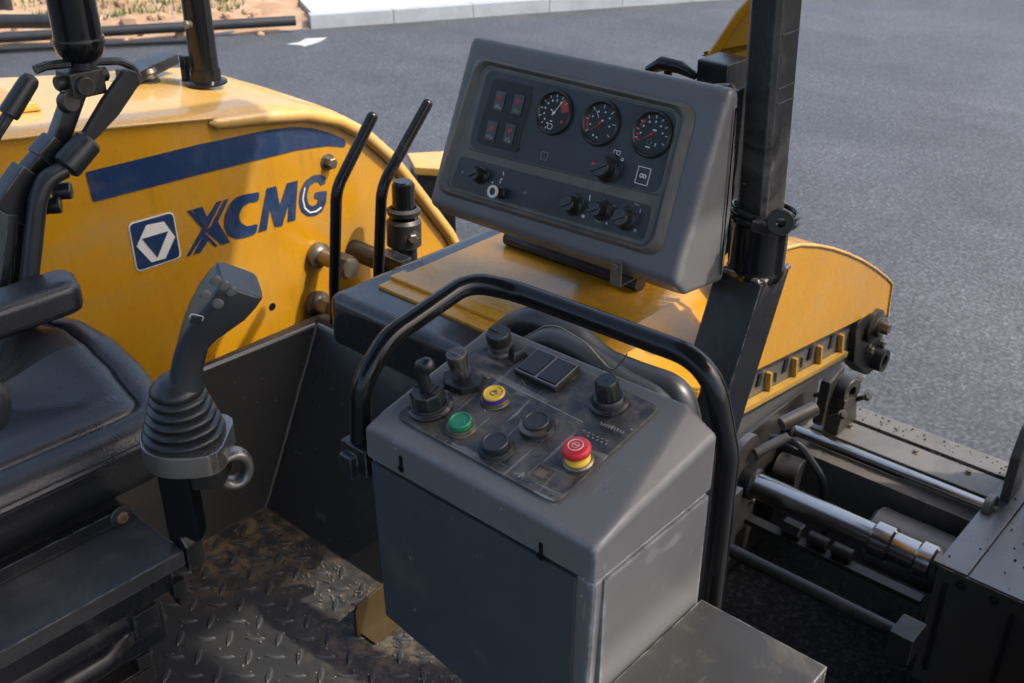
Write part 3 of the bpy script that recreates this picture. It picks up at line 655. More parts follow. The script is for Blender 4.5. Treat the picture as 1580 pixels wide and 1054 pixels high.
# gauges
def gauge(x, y, r, kind):
    M = onface(x, y)
    bm = nb(); lathe(bm, [(r * .80, .001), (r * .86, .006), (r * .93, .008), (r, .006), (r * 1.02, 0), (r * .8, 0)], M, 36); g = mk('gauge', bm, M_knob, ip)
    bm = nb(); lathe(bm, [(0, .001), (r * .86, .001), (r * .86, .0022), (0, .0022)], M, 32); mk('dial', bm, M_glass, g)
    def tick(a, r0, r1, w, z=.0023): 
        b = Matrix.Rotation(a, 4, 'Z'); box(bm, (r * r0, -w, z), (r * r1, w, z + .0006), 0, M @ b)
    def num(a, rr, w, h):
        p = Matrix.Translation((math.cos(a) * r * rr, math.sin(a) * r * rr, 0)); box(bm, (-w, -h, .0023), (w, h, .0029), 0, M @ p)
    bm = nb()
    if kind == 0:
        for k in range(9): tick(math.radians(250 - k * 26), .70, .84, .0008)
        for k in range(8): num(math.radians(245 - k * 26), .56, .0014, .002)
        torus(bm, r * .13, .0008, M @ Matrix.Translation((-.002, -r * .62, .0026)), 14, 5); num(math.radians(262), .38, .003, .001); num(math.radians(150), .2, .002, .0015)
    elif kind == 1:
        for k in range(7): tick(math.radians(215 - k * 42), .66, .82, .0007)
        for k in range(6): num(math.radians(195 - k * 40), .52, .0013, .0018)
        tick(math.radians(125), .25, .6, .0005); num(math.radians(55), .15, .0022, .0018); num(math.radians(250), .6, .0014, .002); num(math.radians(270), .62, .0014, .0015)
    else:
        for k in range(9): tick(math.radians(200 - k * 28), .68, .82, .0007)
        for k in range(6): num(math.radians(185 - k * 34), .54, .0014, .0018)
        num(math.radians(60), .22, .004, .0015); num(math.radians(268), .55, .005, .0012); num(math.radians(-50), .5, .001, .003)
    mk('dial_marks', bm, M_ink, g)
    bm = nb()
    if kind == 0:
        for k in range(4): tick(math.radians(18 + k * 12), .40, .84, .0032)
        num(math.radians(-30), .62, .0028, .0028)
    else:
        for k in range(5): tick(math.radians(208 - k * (11 if kind == 1 else 18)), .62, .74, .0022)
    mk('red_zone', bm, M_redprint, g)
    bm = nb(); a0 = math.radians([60, 222, 215][kind]); b = Matrix.Rotation(a0, 4, 'Z')
    t = nb(); vs = [t.verts.new(p) for p in ((-r * .15, -.0012, .0032), (r * .66, -.0004, .0032), (r * .66, .0004, .0032), (-r * .15, .0012, .0032))]; t.faces.new(vs)
    add(bm, t, M @ b); lathe(bm, [(0, .0023), (.0035, .0023), (.003, .005), (0, .005)], M, 12)
    mk('needle', bm, M_redprint if kind else M_ink, g)
    if kind == 2:
        bm = nb(); torus(bm, r * .12, .0009, M @ Matrix.Translation((0, -r * .32, .0026)), 12, 5); mk('symbol', bm, M_greenprint, g)
gauge(858, 175, .0455, 0); gauge(929, 191, .0455, 1); gauge(1008, 208, .0455, 2)
def knob(x, y, r, h, ax=None, red=False, par=ip, wing=False):
    M = onface(x, y, LF)
    bm = nb(); lathe(bm, [(0, 0), (r * 1.35, 0), (r * 1.35, .003), (r * 1.15, .005), (r * 1.1, .006), (r, .007), (r * .95, h - .002), (r * .85, h), (0, h)], M, 22)
    box(bm, (-r * .95, -r * .22, h - .001), (r * .95, r * .22, h + .004), .001, M @ Matrix.Rotation(math.radians(30), 4, 'Z'))
    o = mk('switch_knob', bm, M_knob, par)
    bm = nb(); torus(bm, r * 1.42, .0012, M @ Matrix.Translation((0, 0, .001)), 22, 6); mk('bezel', bm, M_darkst, o)
    return o, M
k, M = knob(941, 260, .0215, .034)
bm = nb(); box(bm, (-.017, -.0035, 0), (-.002, .0045, .003), .0008, M @ Matrix.Translation((0, 0, .0335))); mk('pointer', bm, M_redprint, k)
def marks(name, m, items, par=ip):
    bm = nb()
    for (x, y, w, h, a) in items: box(bm, (-w, -h, 0), (w, h, .0006), 0, onface(x, y, LF) @ Matrix.Rotation(math.radians(a), 4, 'Z'))
    return mk(name, bm, m, par, kind='stuff')
bm = nb()
def frame_rect(bm, x, y, w, h, t):
    M = onface(x, y, LF)
    for a, b in (((-w, -h), (-w + t, h)), ((w - t, -h), (w, h)), ((-w, -h), (w, -h + t)), ((-w, h - t), (w, h))): box(bm, (a[0], a[1], 0), (b[0], b[1], .0007), 0, M)
frame_rect(bm, 994, 272, .0150, .0170, .0016)
M = onface(994, 272, LF); torus(bm, .0032, .0013, M @ Matrix.Translation((-.0038, 0, .0004)), 14, 5); torus(bm, .0032, .0013, M @ Matrix.Translation((.0038, 0, .0004)), 14, 5)
mk('printed_symbol', bm, M_ink, ip)
bm = nb(); frame_rect(bm, 954, 236, .0085, .0045, .0014); M = onface(954, 236); box(bm, (-.001, -.004, 0), (.001, .004, .0007), 0, M)
M = onface(939, 241); torus(bm, .0028, .0011, M @ Matrix.Translation((-.004, 0, .0003)), 12, 5); box(bm, (-.001, -.0012, 0), (.012, .0012, .0007), 0, M)
M = onface(959, 246); box(bm, (-.006, -.001, 0), (.002, .001, .0007), 0, M); torus(bm, .0024, .001, M @ Matrix.Translation((.005, 0, .0003)), 12, 5)
mk('printed_symbol', bm, M_ink, ip)
bm = nb(); frame_rect(bm, 842, 241, .009, .008, .001); mk('printed_symbol', bm, M_inkdim, ip)
for (x, y, r, h) in ((744, 270, .0150, .026), (888, 316, .0165, .028), (931, 325, .0150, .030), (969, 337, .0180, .028)): knob(x, y, r, h)
M = onface(775, 298, LF)
bm = nb(); lathe(bm, [(0, 0), (.013, 0), (.013, .004), (.0105, .006), (.0105, .026), (0, .026)], M, 20); ky = mk('key_switch', bm, M_knob, ip)
bm = nb(); lathe(bm, [(.0085, .0255), (.0135, .0255), (.0135, .030), (.0085, .030)], M, 22); mk('ring', bm, M_white, ky)
marks('printed_symbol', M_ink, [(741, 282, .010, .0010, -10), (762, 282, .0016, .0016, 0), (776, 277, .003, .001, 20), (774, 281, .001, .003, 0), (779, 268, .001, .004, 20), (884, 330, .007, .0010, 0), (902, 334, .0035, .003, 0), (912, 306, .001, .006, 10), (915, 316, .004, .001, 20), (938, 345, .002, .002, 0), (920, 322, .0016, .0016, 0), (934, 309, .002, .0018, 30)])
marks('printed_symbol', M_inkdim, [(716, 266, .003, .0025, 0), (812, 298, .001, .0035, 10), (812, 298, .0035, .001, 10), (985, 316, .006, .001, 0), (990, 326, .0014, .004, 0), (962, 350, .007, .001, 0), (982, 356, .0035, .003, 0), (958, 346, .001, .004, 0), (895, 303, .006, .001, 0), (950, 318, .004, .001, 10), (925, 342, .007, .0008, 0)])
# underside rail, brackets and the rear arm that holds the panel
bm = nb(); a = V((PX0 + .06, 1.60, .575)); sweep(bm, [V((PX0 + .03, 1.80, .540)), V((PX1 - .24, 1.80, .540))], .020, 10); mk('support_rail', bm, M_satin, ip)
bx = cv(971, 448, ZC + .012); by = 1.615
for xx in (bx.x + .0, ):
    xx = at(971, 430, 'y', 1.60).x
    yb2 = 1.552; zt2 = at(971, 410, 'y', yb2).z; zb2 = at(971, 449, 'y', yb2).z
    bm = nb(); box(bm, (xx - .013, yb2, zb2), (xx + .013, yb2 + .004, zt2), .001); box(bm, (xx - .013, yb2 + .004, zb2), (xx + .013, yb2 + .12, zb2 + .004), .001); cyl(bm, (xx, yb2 - .003, zt2 - .012), (xx, yb2, zt2 - .012), .006)
    mk('bracket', bm, mat('aged_zinc_tab', (.22, .19, .15), .45, metal=.6, dust=(.14, .10, .07), dust_amt=.6, dust_scale=50), ip)
bm = nb(); hull(bm, [V((x, y, z)) for x in (-1.42, -1.22) for (y, z) in ((1.73, .70), (1.748, .66), (1.97, ZC + .005), (1.90, ZC + .005))], .004); mk('pedestal', bm, M_satin, ip)
M = zframe(at(1118, 150, 'y', 1.76), V((1, .1, .1)))
bm = nb(); lathe(bm, [(0, -.02), (.024, -.02), (.026, .0), (.026, .012), (.016, .016), (.016, .03), (0, .03)], M, 20); mk('side_knob', bm, M_knob, ip)
# things showing over the panel's top edge
pb = at(1105, 125, 'y', 1.98)
bm = nb(); hull(bm, [at(x, y, 'y', Y) for x, y in ((1075, 90), (1124, 100), (1120, 148), (1072, 140)) for Y in (1.93,)] + [at(x, y, 'y', 1.93) + V((0.0, .09, .0)) for x, y in ((1075, 90), (1124, 100), (1120, 148), (1072, 140))], .008)
hull(bm, [V((pb.x - .02, 1.96, .55)), V((pb.x + .02, 1.96, .55)), V((pb.x - .02, 1.99, .55)), V((pb.x + .02, 1.99, .55)), V((pb.x - .02, 1.96, pb.z)), V((pb.x + .02, 1.96, pb.z)), V((pb.x - .02, 1.99, pb.z)), V((pb.x + .02, 1.99, pb.z))], .004)
tag(mk('junction_box', bm, M_satin), 'black box on a stalk behind the top right corner of the instrument panel', 'box')
yp = thing('boom_bracket', 'sunlit yellow slanted bracket behind the black roof post', 'bracket', tuple(at(1120, 90, 'y', 2.1)))
bm = nb(); P = [at(x, y, 'y', 2.12) for x, y in ((1094, 92), (1141, 22), (1215, -60), (1215, 60), (1160, 110))]; plate(bm, P + [V((P[-1].x - .02, 2.12, .98)), V((P[0].x - .01, 2.12, .98))], (0, .012, 0), .003); mk('plate', bm, M_yel, yp)
bm = nb(); sweep(bm, [p + V((0, .0, 0)) for p in (V((P[0].x - .01, 2.12, .98)), P[0], P[1], P[2])], .011, 10); mk('edge', bm, M_yel, yp)
bm = nb(); box(bm, (P[-1].x - .06, 2.133, .1), (P[-1].x - .02, 2.16, 1.02), .003); mk('stalk', bm, M_satin, yp)
bm = nb(); sweep(bm, [at(x, y, 'y', 1.9) for x, y in ((1000, 108), (1022, 98), (1050, 104), (1074, 118))], [.010, .016, .014, .008], 12); sweep(bm, [at(1030, 104, 'y', 1.9), at(1034, 150, 'y', 1.9), V((at(1034, 150, 'y', 1.9).x, 1.9, .6))], .009, 8); tag(mk('hand_lever', bm, M_black), 'black lever tip peeking over the instrument panel next to the junction box', 'lever')

# ------------------------------------------------------------------ control console
cc = thing('control_console', 'grey box control console with dirty black button plate and red emergency stop', 'control console', (-.73, .86, .45))
q0 = V((0, .74, .805)); q1_ = V((0, .98, .862)); nT = V((0, -(q1_.z - q0.z), q1_.y - q0.y)).normalized(); upT = (q1_ - q0).normalized()
def tp_(x, y, lift=0): return atp(x, y, q0, nT) + nT * lift
bl = V((-.905, .98, .862)); br = V((-.583, .98, .862))
bm = nb(); hull(bm, [V((-.918, .74, .752)), V((-.537, .74, .752)), V((-.537, .982, .752)), V((-.918, .982, .752)), V((-.916, .74, .8045)), V((-.537, .74, .804)), V((-.916, .982, .850)), bl, br, V((-.537, .982, .835))], .0085, seg=4)
mk('top_housing', bm, M_box, cc, ang=30)
zl = at(597, 955, 'y', .742).z; zr = at(713, 1054, 'y', .742); slope = (zr.z - zl) / (zr.x + .912)
zR = max(.18, zl + slope * (.357))
zR = .2 if zR < .2 else zR
bm = nb(); hull(bm, [V((x, y, z)) for (x, z) in ((-.908, zl), (-.915, .748), (-.54, .748), (-.548, zR)) for y in (.746, .979)], .007, seg=3); mk('body', bm, M_box, cc)
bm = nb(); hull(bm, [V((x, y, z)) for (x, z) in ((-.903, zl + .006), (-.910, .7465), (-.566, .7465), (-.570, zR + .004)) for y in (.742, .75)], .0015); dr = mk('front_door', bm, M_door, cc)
bm = nb(); hull(bm, [V((x, y, z)) for (y, z) in ((.76, zR + .006), (.76, .7465), (.976, .7465), (.976, zR + .006)) for x in (-.545, -.5375)], .0015); mk('side_cover', bm, M_box, cc)
for (x, y) in ((632, 861), (639, 941)):
    bm = nb(); p = at(x, y, 'y', .742); lathe(bm, [(0, 0), (.0045, 0), (.004, .002), (.001, .0024), (0, .0015)], zframe(p, V((0, -1, 0))), 12); mk('screw', bm, M_door, dr)
for (x, y) in ((619, 716), (835, 851)):
    p = at(x, y, 'y', .74); bm = nb(); box(bm, (p.x - .0028, .7385, p.z - .0125), (p.x + .0028, .745, p.z + .0125), .001)
    box(bm, (p.x - .0045, .7375, p.z - .010), (p.x + .0045, .743, p.z - .004), .0008); mk('latch_slot', bm, M_black, cc)
def onT(x, y, lift=0, a=0): return frame(tp_(x, y, lift), V((1, 0, 0)), upT) @ Matrix.Rotation(math.radians(a), 4, 'Z')
pl = [tp_(x, y, .0012) for x, y in ((776, 517), (1021, 630), (858, 780), (610, 645))]
loop = fillet([(pl[0] + pl[-1]) / 2] + pl + [(pl[0] + pl[-1]) / 2], .014, 5)[:-1]
bm = nb(); plate(bm, loop, nT * .0022, .0006); kp = mk('button_plate', bm, M_plate, cc)
LT = .0034
bm = nb(); a_ = tp_(748, 575, LT); b_ = tp_(905, 655, LT)
d_ = (b_ - a_).normalized(); s_ = nT.cross(d_)
for a_, b_ in ((tp_(765, 588, LT), tp_(845, 627, LT)), (tp_(845, 627, LT), tp_(900, 655, LT)), (tp_(812, 598, LT), tp_(806, 590, LT))): plate(bm, [a_ - s_ * .0006, b_ - s_ * .0006, b_ + s_ * .0006, a_ + s_ * .0006], nT * .0004, 0)
mk('printed_line', bm, M_inkdim, cc)
def ringprof(r, h): return [(0, 0), (r, 0), (r, h * .5), (r * .93, h), (r * .78, h), (r * .78, h * .6), (0, h * .6)]
def button(name, x, y, r, capm, bezm, h=.013, kind='push'):
    M = onT(x, y, LT)
    bm = nb(); lathe(bm, ringprof(r, .0062), M, 28)
    torus(bm, r * .98, .0012, M @ Matrix.Translation((0, 0, .0008)), 28, 6)
    b = mk(name, bm, bezm, cc)
    bm = nb(); c = r * .76
    lathe(bm, [(0, .003), (c, .003), (c, h - .001), (c * .95, h), (c * .82, h + .0003), (c * .76, h - .0012), (0, h - .0016)], M, 26); mk('button_cap', bm, capm, b)
    return b, M
button('push_button', 713, 662, .0200, M_green, M_zinc)
b, M = button('push_button', 765, 620, .0195, M_yelp, M_zinc)
bm = nb(); lathe(bm, [(.0157, .006), (.0166, .0065), (.0166, .0108), (.0157, .0112)], M, 26); mk('collar_ring', bm, mat('violet_plastic', (.05, .03, .22), .4), b)
bm = nb(); torus(bm, .0042, .0008, M @ Matrix.Translation((0, 0, .0118)), 14, 5); box(bm, (-.0006, .001, .0116), (.0006, .0062, .0124), 0, M); mk('symbol', bm, M_rust, b)
button('push_button', 767, 696, .0225, M_rub, M_rub, .015)
b, M = button('push_button', 830, 664, .0225, M_rub, M_rub, .015)
bm = nb(); lathe(bm, [(.0172, .0075), (.0226, .006), (.0226, .0085), (.0172, .0105)], M, 26); 
for v in [v for v in bm.verts if (M.inverted() @ v.co).y > -.004]: bm.verts.remove(v)
mk('worn_ring', bm, M_zinc, b)
# emergency stop
M = onT(893, 716, LT) @ Matrix.Scale(.80, 4)
bm = nb(); lathe(bm, [(0, 0), (.0240, 0), (.0240, .004), (.0215, .0065), (0, .0065)], M, 30); es = mk('emergency_stop', bm, M_zinc, cc)
bm = nb(); lathe(bm, [(0, .006), (.0195, .006), (.0195, .0095), (.0175, .012), (.0165, .017), (.0178, .020), (0, .02)], M, 28); mk('yellow_collar', bm, M_yelp, es)
bm = nb(); lathe(bm, [(0, .0195), (.0185, .0195), (.0218, .0225), (.0225, .027), (.0215, .0315), (.019, .0345), (.012, .0355), (0, .0357)], M, 32); cp = mk('mushroom_cap', bm, M_red, es, ang=60)
bm = nb(); torus(bm, .0112, .0007, M @ Matrix.Translation((0, 0, .0355)), 28, 6); torus(bm, .0055, .0004, M @ Matrix.Translation((0, 0, .0357)), 16, 5); box(bm, (-.004, -.0005, .0355), (.004, .0005, .0361), 0, M); mk('ring_mark', bm, M_white, es)
# rocker switches
for (x, y, r0) in ((830, 572, 0), (861, 586, 0)):
    M = onT(x, y, LT)
    bm = nb(); box(bm, (-.0185, -.026, 0), (.0185, .026, .010), .002, M); rk = mk('rocker_switch', bm, M_knob, cc)
    bm = nb(); box(bm, (-.0150, -.0215, .010), (.0150, .0215, .0125), .0018, M); mk('rocker_cap', bm, M_face, rk)
    bm = nb()
    for a, b in (((-.0170, -.0240), (-.0158, .0240)), ((.0158, -.0240), (.0170, .0240)), ((-.0170, .0228), (.0170, .0240)), ((-.0170, -.0240), (.0170, -.0228))): box(bm, (a[0], a[1], .0098), (b[0], b[1], .0106), 0, M)
    mk('rocker_rim', bm, M_inkdim, rk)
# right rotary knob
M = onT(941, 627, LT)
bm = nb(); lathe(bm, [(0, 0), (.0255, 0), (.0255, .005), (.0225, .007), (.0215, .012), (.019, .016), (0, .016)], M, 30); rk = mk('rotary_knob', bm, M_knob, cc)
bm = nb(); lathe(bm, [(0, .015), (.0145, .015), (.0145, .038), (.0125, .041), (0, .041)], M, 14); box(bm, (-.0018, -.002, .03), (.0018, .0152, .0415), .0005, M)
for k in range(14): box(bm, (.0138, -.0009, .017), (.0152, .0009, .037), .0004, M @ Matrix.Rotation(k * 2 * math.pi / 14, 4, 'Z'))
mk('knob_cap', bm, M_knob, rk)
# top-left rotary switch with wing base
M = onT(775, 545, LT)
bm = nb(); lathe(bm, [(0, 0), (.0185, 0), (.0185, .003), (.016, .006), (.0155, .014), (0, .014)], M, 24); rk = mk('rotary_knob', bm, M_plate, cc)
bm = nb(); lathe(bm, [(0, .014), (.0125, .014), (.0175, .019), (.0175, .030), (.0155, .0335), (0, .0335)], M, 12); box(bm, (-.015, -.002, .033), (.004, .002, .035), .0005, M); mk('knob_cap', bm, M_knob, rk)
M2 = onT(797, 549, LT, -14); bm = nb(); hull(bm, [M2 @ V(p) for p in ((-.014, -.012, 0), (.014, -.014, 0), (.016, .010, 0), (-.010, .014, 0), (-.010, -.006, .011), (.010, -.008, .011), (.011, .006, .011), (-.007, .009, .011))], .0015); mk('switch_guard', bm, M_knob, rk)
# key-like selector with flat wing base
M = onT(716, 592, LT)
bm = nb(); hull(bm, [M @ V(p) for p in [(x, y, 0) for x, y in ((-.030, -.008), (-.012, -.026), (.018, -.022), (.034, -.002), (.026, .014), (-.006, .018), (-.026, .010))] + [(x * .92, y * .9, .010) for x, y in ((-.030, -.008), (-.012, -.026), (.018, -.022), (.034, -.002), (.026, .014), (-.006, .018), (-.026, .010))]], .002); rk = mk('selector_switch', bm, M_knob, cc)
bm = nb(); lathe(bm, [(0, .009), (.0125, .009), (.0135, .02), (.0150, .043), (.0135, .046), (0, .046)], M @ Matrix.Translation((-.004, .002, 0)), 10); box(bm, (-.012, -.0015, .045), (.004, .0015, .0475), .0005, M); mk('knob_cap', bm, M_plate, rk)
for (x, y) in ((690, 610), (752, 585)):
    bm = nb(); lathe(bm, [(0, 0), (.005, 0), (.004, .003), (0, .0035)], onT(x, y, LT), 10); mk('screw', bm, M_zinc, rk)
# toggle joystick
M = onT(666, 632, LT)
bm = nb(); lathe(bm, [(0, 0), (.0300, 0), (.0300, .005), (.0265, .008), (.0255, .012), (.0245, .012), (0, .012)], M, 30); tg = mk('toggle_lever', bm, M_knob, cc)
bm = nb(); lathe(bm, [(0, .011), (.0225, .011), (.0225, .028), (.0205, .031), (0, .031)], M, 8); 
for k in range(5): box(bm, (-.018 + k * .008, -.003, .031), (-.0145 + k * .008, .014, .0335), .0006, M)
mk('toggle_base', bm, M_knob, tg)
bm = nb(); sweep(bm, [M @ V(p) for p in ((0, 0, .028), (-.001, .0, .06), (.0, .001, .078), (.012, .001, .080))], [.0085, .0085, .0085, .0085, .0085, .0088, .0092, .0096, .0100, .0100], 14, .012, n=7) if False else sweep(bm, fillet([M @ V(p) for p in ((0, 0, .028), (0, 0, .072), (.013, .001, .076))], .012, 6), .0088, 14)
t = M @ V((.012, .001, .0755)); s2 = nb(); bmesh.ops.create_uvsphere(s2, u_segments=14, v_segments=8, radius=.0112); add(bm, s2, Matrix.Translation(t)); mk('toggle_stem', bm, M_knob, tg, ang=60)
# print on the plate: strokes, box and worn marks
bm = nb()
def stroke(x, y, w, h, a): box(bm, (-w, -h, 0), (w, h, .0005), 0, onT(x, y, LT, a))
for k in range(9): stroke(928 + k * 4.2, 657 + k * 1.7, .0006, .0022, random.uniform(-40, 30))
for k in range(7): stroke(929 + k * 5, 656 + k * 2.0 + random.uniform(-1, 1), .0013, .0005, random.uniform(-20, 60))
for k in range(6): stroke(902 + k * 7, 668 + k * 3.1, .0016, .0006, 20)
for k in range(5): stroke(908 + k * 7, 676 + k * 3.1, .0006, .0014, -10)
stroke(803, 737, .0008, .0034, 0); stroke(806, 738, .0024, .0006, 0); stroke(807, 735, .0008, .0030, 10); stroke(798, 734, .003, .0006, 30)
mk('printed_marks', bm, M_inkdim, cc, kind='stuff')
bm = nb(); M = onT(837, 734, LT)
for a, b in (((-.014, -.0125), (.014, -.0112)), ((-.014, .0112), (.014, .0125)), ((-.014, -.0125), (-.0127, .0125)), ((.0127, -.0125), (.014, .0125)), ((-.008, -.006), (.006, .006))): box(bm, (a[0], a[1], 0), (b[0], b[1], .0005), 0, M)
mk('printed_box', bm, mat('tan_ink', (.17, .12, .075), .6, var=.3), cc)
# shelf the console stands on
sh = thing('console_shelf', 'scuffed grey steel shelf beside and below the control console', 'shelf', (-.6, .9, .5))
sc = at(1277, 1029, 'z', .58)
bm = nb(); box(bm, (-.532, .70, .572), (sc.x, sc.y, .580), .0015); box(bm, (-.532, sc.y - .006, .30), (sc.x, sc.y - .001, .5715), .001); box(bm, (sc.x - .006, .70, .30), (sc.x - .001, sc.y - .0065, .5715), .001); mk('top_plate', bm, mat('scuffed_shelf_steel', (.040, .040, .040), .42, metal=.35, edge=.8, edge_col=(.45, .45, .45), dust=(.2, .18, .15), dust_amt=.35, dust_scale=9, scr=.5, bump=.06, bscale=60), sh)
bm = nb(); box(bm, (-.80, .80, 0), (-.60, .95, zR + .02 if zR > .25 else .25), .004); box(bm, (-.60, .86, .0), (sc.x - .03, .96, .29), .004); box(bm, (-.53, .84, .28), (sc.x - .03, .95, .572), .004); mk('pedestal', bm, M_satin, sh)

# ------------------------------------------------------------------ hand rail round the console
hr = thing('hand_rail', 'bent black tubular hand rail looping over the grey control console', 'hand rail', (-.75, .95, .58))
r_ = .0150
A0 = at(557, 690, 'x', -.955); A1 = at(558, 590, 'x', -.955); A2 = at(600, 520, 'x', -.955); A3 = at(745, 438, 'x', -.95)
yb = A3.y + .012
B1 = at(795, 449, 'y', yb); B2 = at(1085, 568, 'y', yb); B3 = at(1131, 640, 'y', yb); B4 = at(1127, 700, 'y', yb); B5 = at(1090, 905, 'y', yb)
B5 = V((B4.x, yb, .30))
pts = [A0, A1] + [A2, A3, V((A3.x + .03, yb, A3.z + .001)), B1, B2, V((B3.x, yb, B3.z)), B4, B5]
pts = [A0, V((A1.x, A1.y, A1.z)), A2, at(725, 434, 'x', -.95), V(((B1.x), yb, B1.z)), at(1098, 560, 'y', yb), V((B3.x, yb, B3.z - .06)), B5]
loop = fillet(pts, .075, 9)
bm = nb(); sweep(bm, loop, r_, 16); mk('tube', bm, M_black, hr, ang=60)
bm = nb(); box(bm, A0 + V((-.022, -.018, -.03)), A0 + V((.03, .02, .012)), .004); box(bm, A0 + V((-.012, -.03, -.035)), A0 + V((.012, -.012, .0)), .003); mk('clamp', bm, M_satin, hr)

# ------------------------------------------------------------------ right roof post
YP = 1.775
Cb = at(1178, 372, 'y', YP); Ct = at(1207, 0, 'y', YP); Lb = at(1130, 372, 'y', YP); Lt = at(1142, 0, 'y', YP)
dv = (Ct - Cb); k = (2.46 - Cb.z) / dv.z; Ct2 = Cb + dv * k; Lt2 = Lb + (Lt - Lb) * ((2.46 - Lb.z) / (Lt - Lb).z)
wx = (Cb.x - Lb.x); 
Lt2 = Ct2 + V((-wx, 0, 0)); dY = .088
rp = thing('roof_post', 'square black roof post on a slanted welded foot right of the instrument panel', 'post', tuple(V((Cb.x - .03, YP + .04, .2))))
def sq(c, w, d, ch):  # chamfered section, c = near right corner
    return [c + V((-w + ch, 0, 0)), c + V((-ch, 0, 0)), c + V((0, ch, 0)), c + V((0, d - ch, 0)), c + V((-ch, d, 0)), c + V((-w + ch, d, 0)), c + V((-w, d - ch, 0)), c + V((-w, ch, 0))]
bm = nb(); hull(bm, sq(Cb - V((0, 0, .05)), wx, dY, .010) + sq(Ct2, wx, dY, .010), .002); mk('post_tube', bm, mat('dusty_post_paint', (.014, .0145, .016), .34, dust=(.13, .125, .115), dust_amt=.5, dust_scale=5, scr=.4, speck=.15, speck_col=(.4, .36, .3), bump=.06, bscale=60, edge=.7, edge_col=(.3, .28, .25), edge_r=.006), rp)
def along(z): return Cb + dv * ((z - Cb.z) / dv.z)
for (x, y) in ((1225, 135), (1218, 160), (1230, 55)):
    z = at(x, y, 'x', Cb.x).z; c = along(z)
    bm = nb(); hull(bm, [c + V((dx, dy, dz)) for dx in (-.004, .0012) for dy in (.012, dY - .012) for dz in (0, .0025)], .0005); mk('joint_line', bm, M_satin, rp)
zs = at(1165, 395, 'y', YP).z
bm = nb(); lathe(bm, [(0, -.06), (.057, -.06), (.060, -.05), (.060, -.042), (.056, -.036), (.056, .035), (.0555, .055), (0, .055)], Matrix.Translation((Cb.x - wx / 2 + .002, YP + dY / 2, zs)), 28); mk('socket', bm, M_black, rp)
# foot
f0 = at(1104, 418, 'y', YP - .012); f1 = at(1176, 440, 'y', YP - .012)
f1b = at(1120, 620, 'x', f1.x); f0b = V((f0.x, f1b.y, f1b.z)); sc2 = 1.5
f1b = f1 + (f1b - f1) * sc2; f0b = f0 + (V((f0.x, f1b.y, f1b.z)) - f0)
dF = V((0, .115, .0)); f0b.z = f1b.z; f0.z = f1.z
bm = nb(); hull(bm, [f0, f1, f0 + dF, f1 + dF, f0b, f1b, f0b + dF, f1b + dF], .006); ft = mk('foot', bm, M_satin, rp)
print('foot', f0, f1, f0b, f1b)
bm = nb(); P = [f0 + V((0, .003, .003)), f1 + V((-.008, .003, .003)), f1 + V((-.003, .008, .003)), f1 + dF + V((-.003, 0, .003))]; P = [a.lerp(b, k / 9) + V((random.uniform(-.0025, .0025), random.uniform(-.0025, .0025), random.uniform(-.0015, .0025))) for a, b in zip(P, P[1:]) for k in range(10)]
sweep(bm, P, [.0048 + random.uniform(-.0015, .002) for _ in P], 8); mk('weld_bead', bm, M_steel, rp)
bm = nb(); hull(bm, [V((x, y, z)) for x in (f0b.x - .06, f1b.x - .02) for y in (f0b.y, f0b.y + .1) for z in (GZ + .35, f0b.z - .01)], .003); mk('base', bm, M_satin, rp)
# ring clamp with padlock eye
zc = at(1165, 352, 'y', YP - .02).z
rc = thing('ring_clamp', 'black ring clamp with a round eye around the lower part of the roof post', 'clamp', (Cb.x - wx / 2, YP, zc))
Mc = Matrix.Translation((Cb.x - wx / 2 + .004, YP + dY / 2, zc)) @ Matrix.Rotation(math.radians(-6), 4, 'X') @ Matrix.Rotation(math.radians(4), 4, 'Y')
bm = nb(); torus(bm, .066, .0065, Mc, 32, 8); torus(bm, .066, .005, Mc @ Matrix.Translation((0, 0, .014)), 32, 8); mk('ring', bm, M_black, rc)
ce = at(1204, 343, 'y', YP - .028); Me = zframe(ce, V((.55, -.8, .2)))
bm = nb(); lathe(bm, [(.0095, -.007), (.024, -.007), (.026, -.004), (.026, .004), (.024, .007), (.0095, .007), (.0095, -.007)], Me, 24); cyl(bm, ce + V((-.04, .01, -.012)), ce + V((.01, .03, -.012)), .009); mk('eye', bm, M_black, rc)
bm = nb(); box(bm, ce + V((-.055, -.012, -.03)), ce + V((-.01, .02, -.008)), .005); mk('lug', bm, M_satin, rc)
# loose cables between panel and post
for i, px in enumerate([[(1128, 190), (1112, 260), (1118, 330), (1112, 400)], [(1130, 230), (1124, 300), (1128, 420)]]):
    bm = nb(); sweep(bm, [at(x, y, 'y', 1.86) for x, y in px], .006, 8, .05); tag(mk('cable', bm, [M_rub, M_yelp][i] if i == 0 else M_rub), ['black cable hanging in the gap left of the roof post', 'second cable hugging the roof post behind the panel'][i], 'cable', 'cables behind the panel')

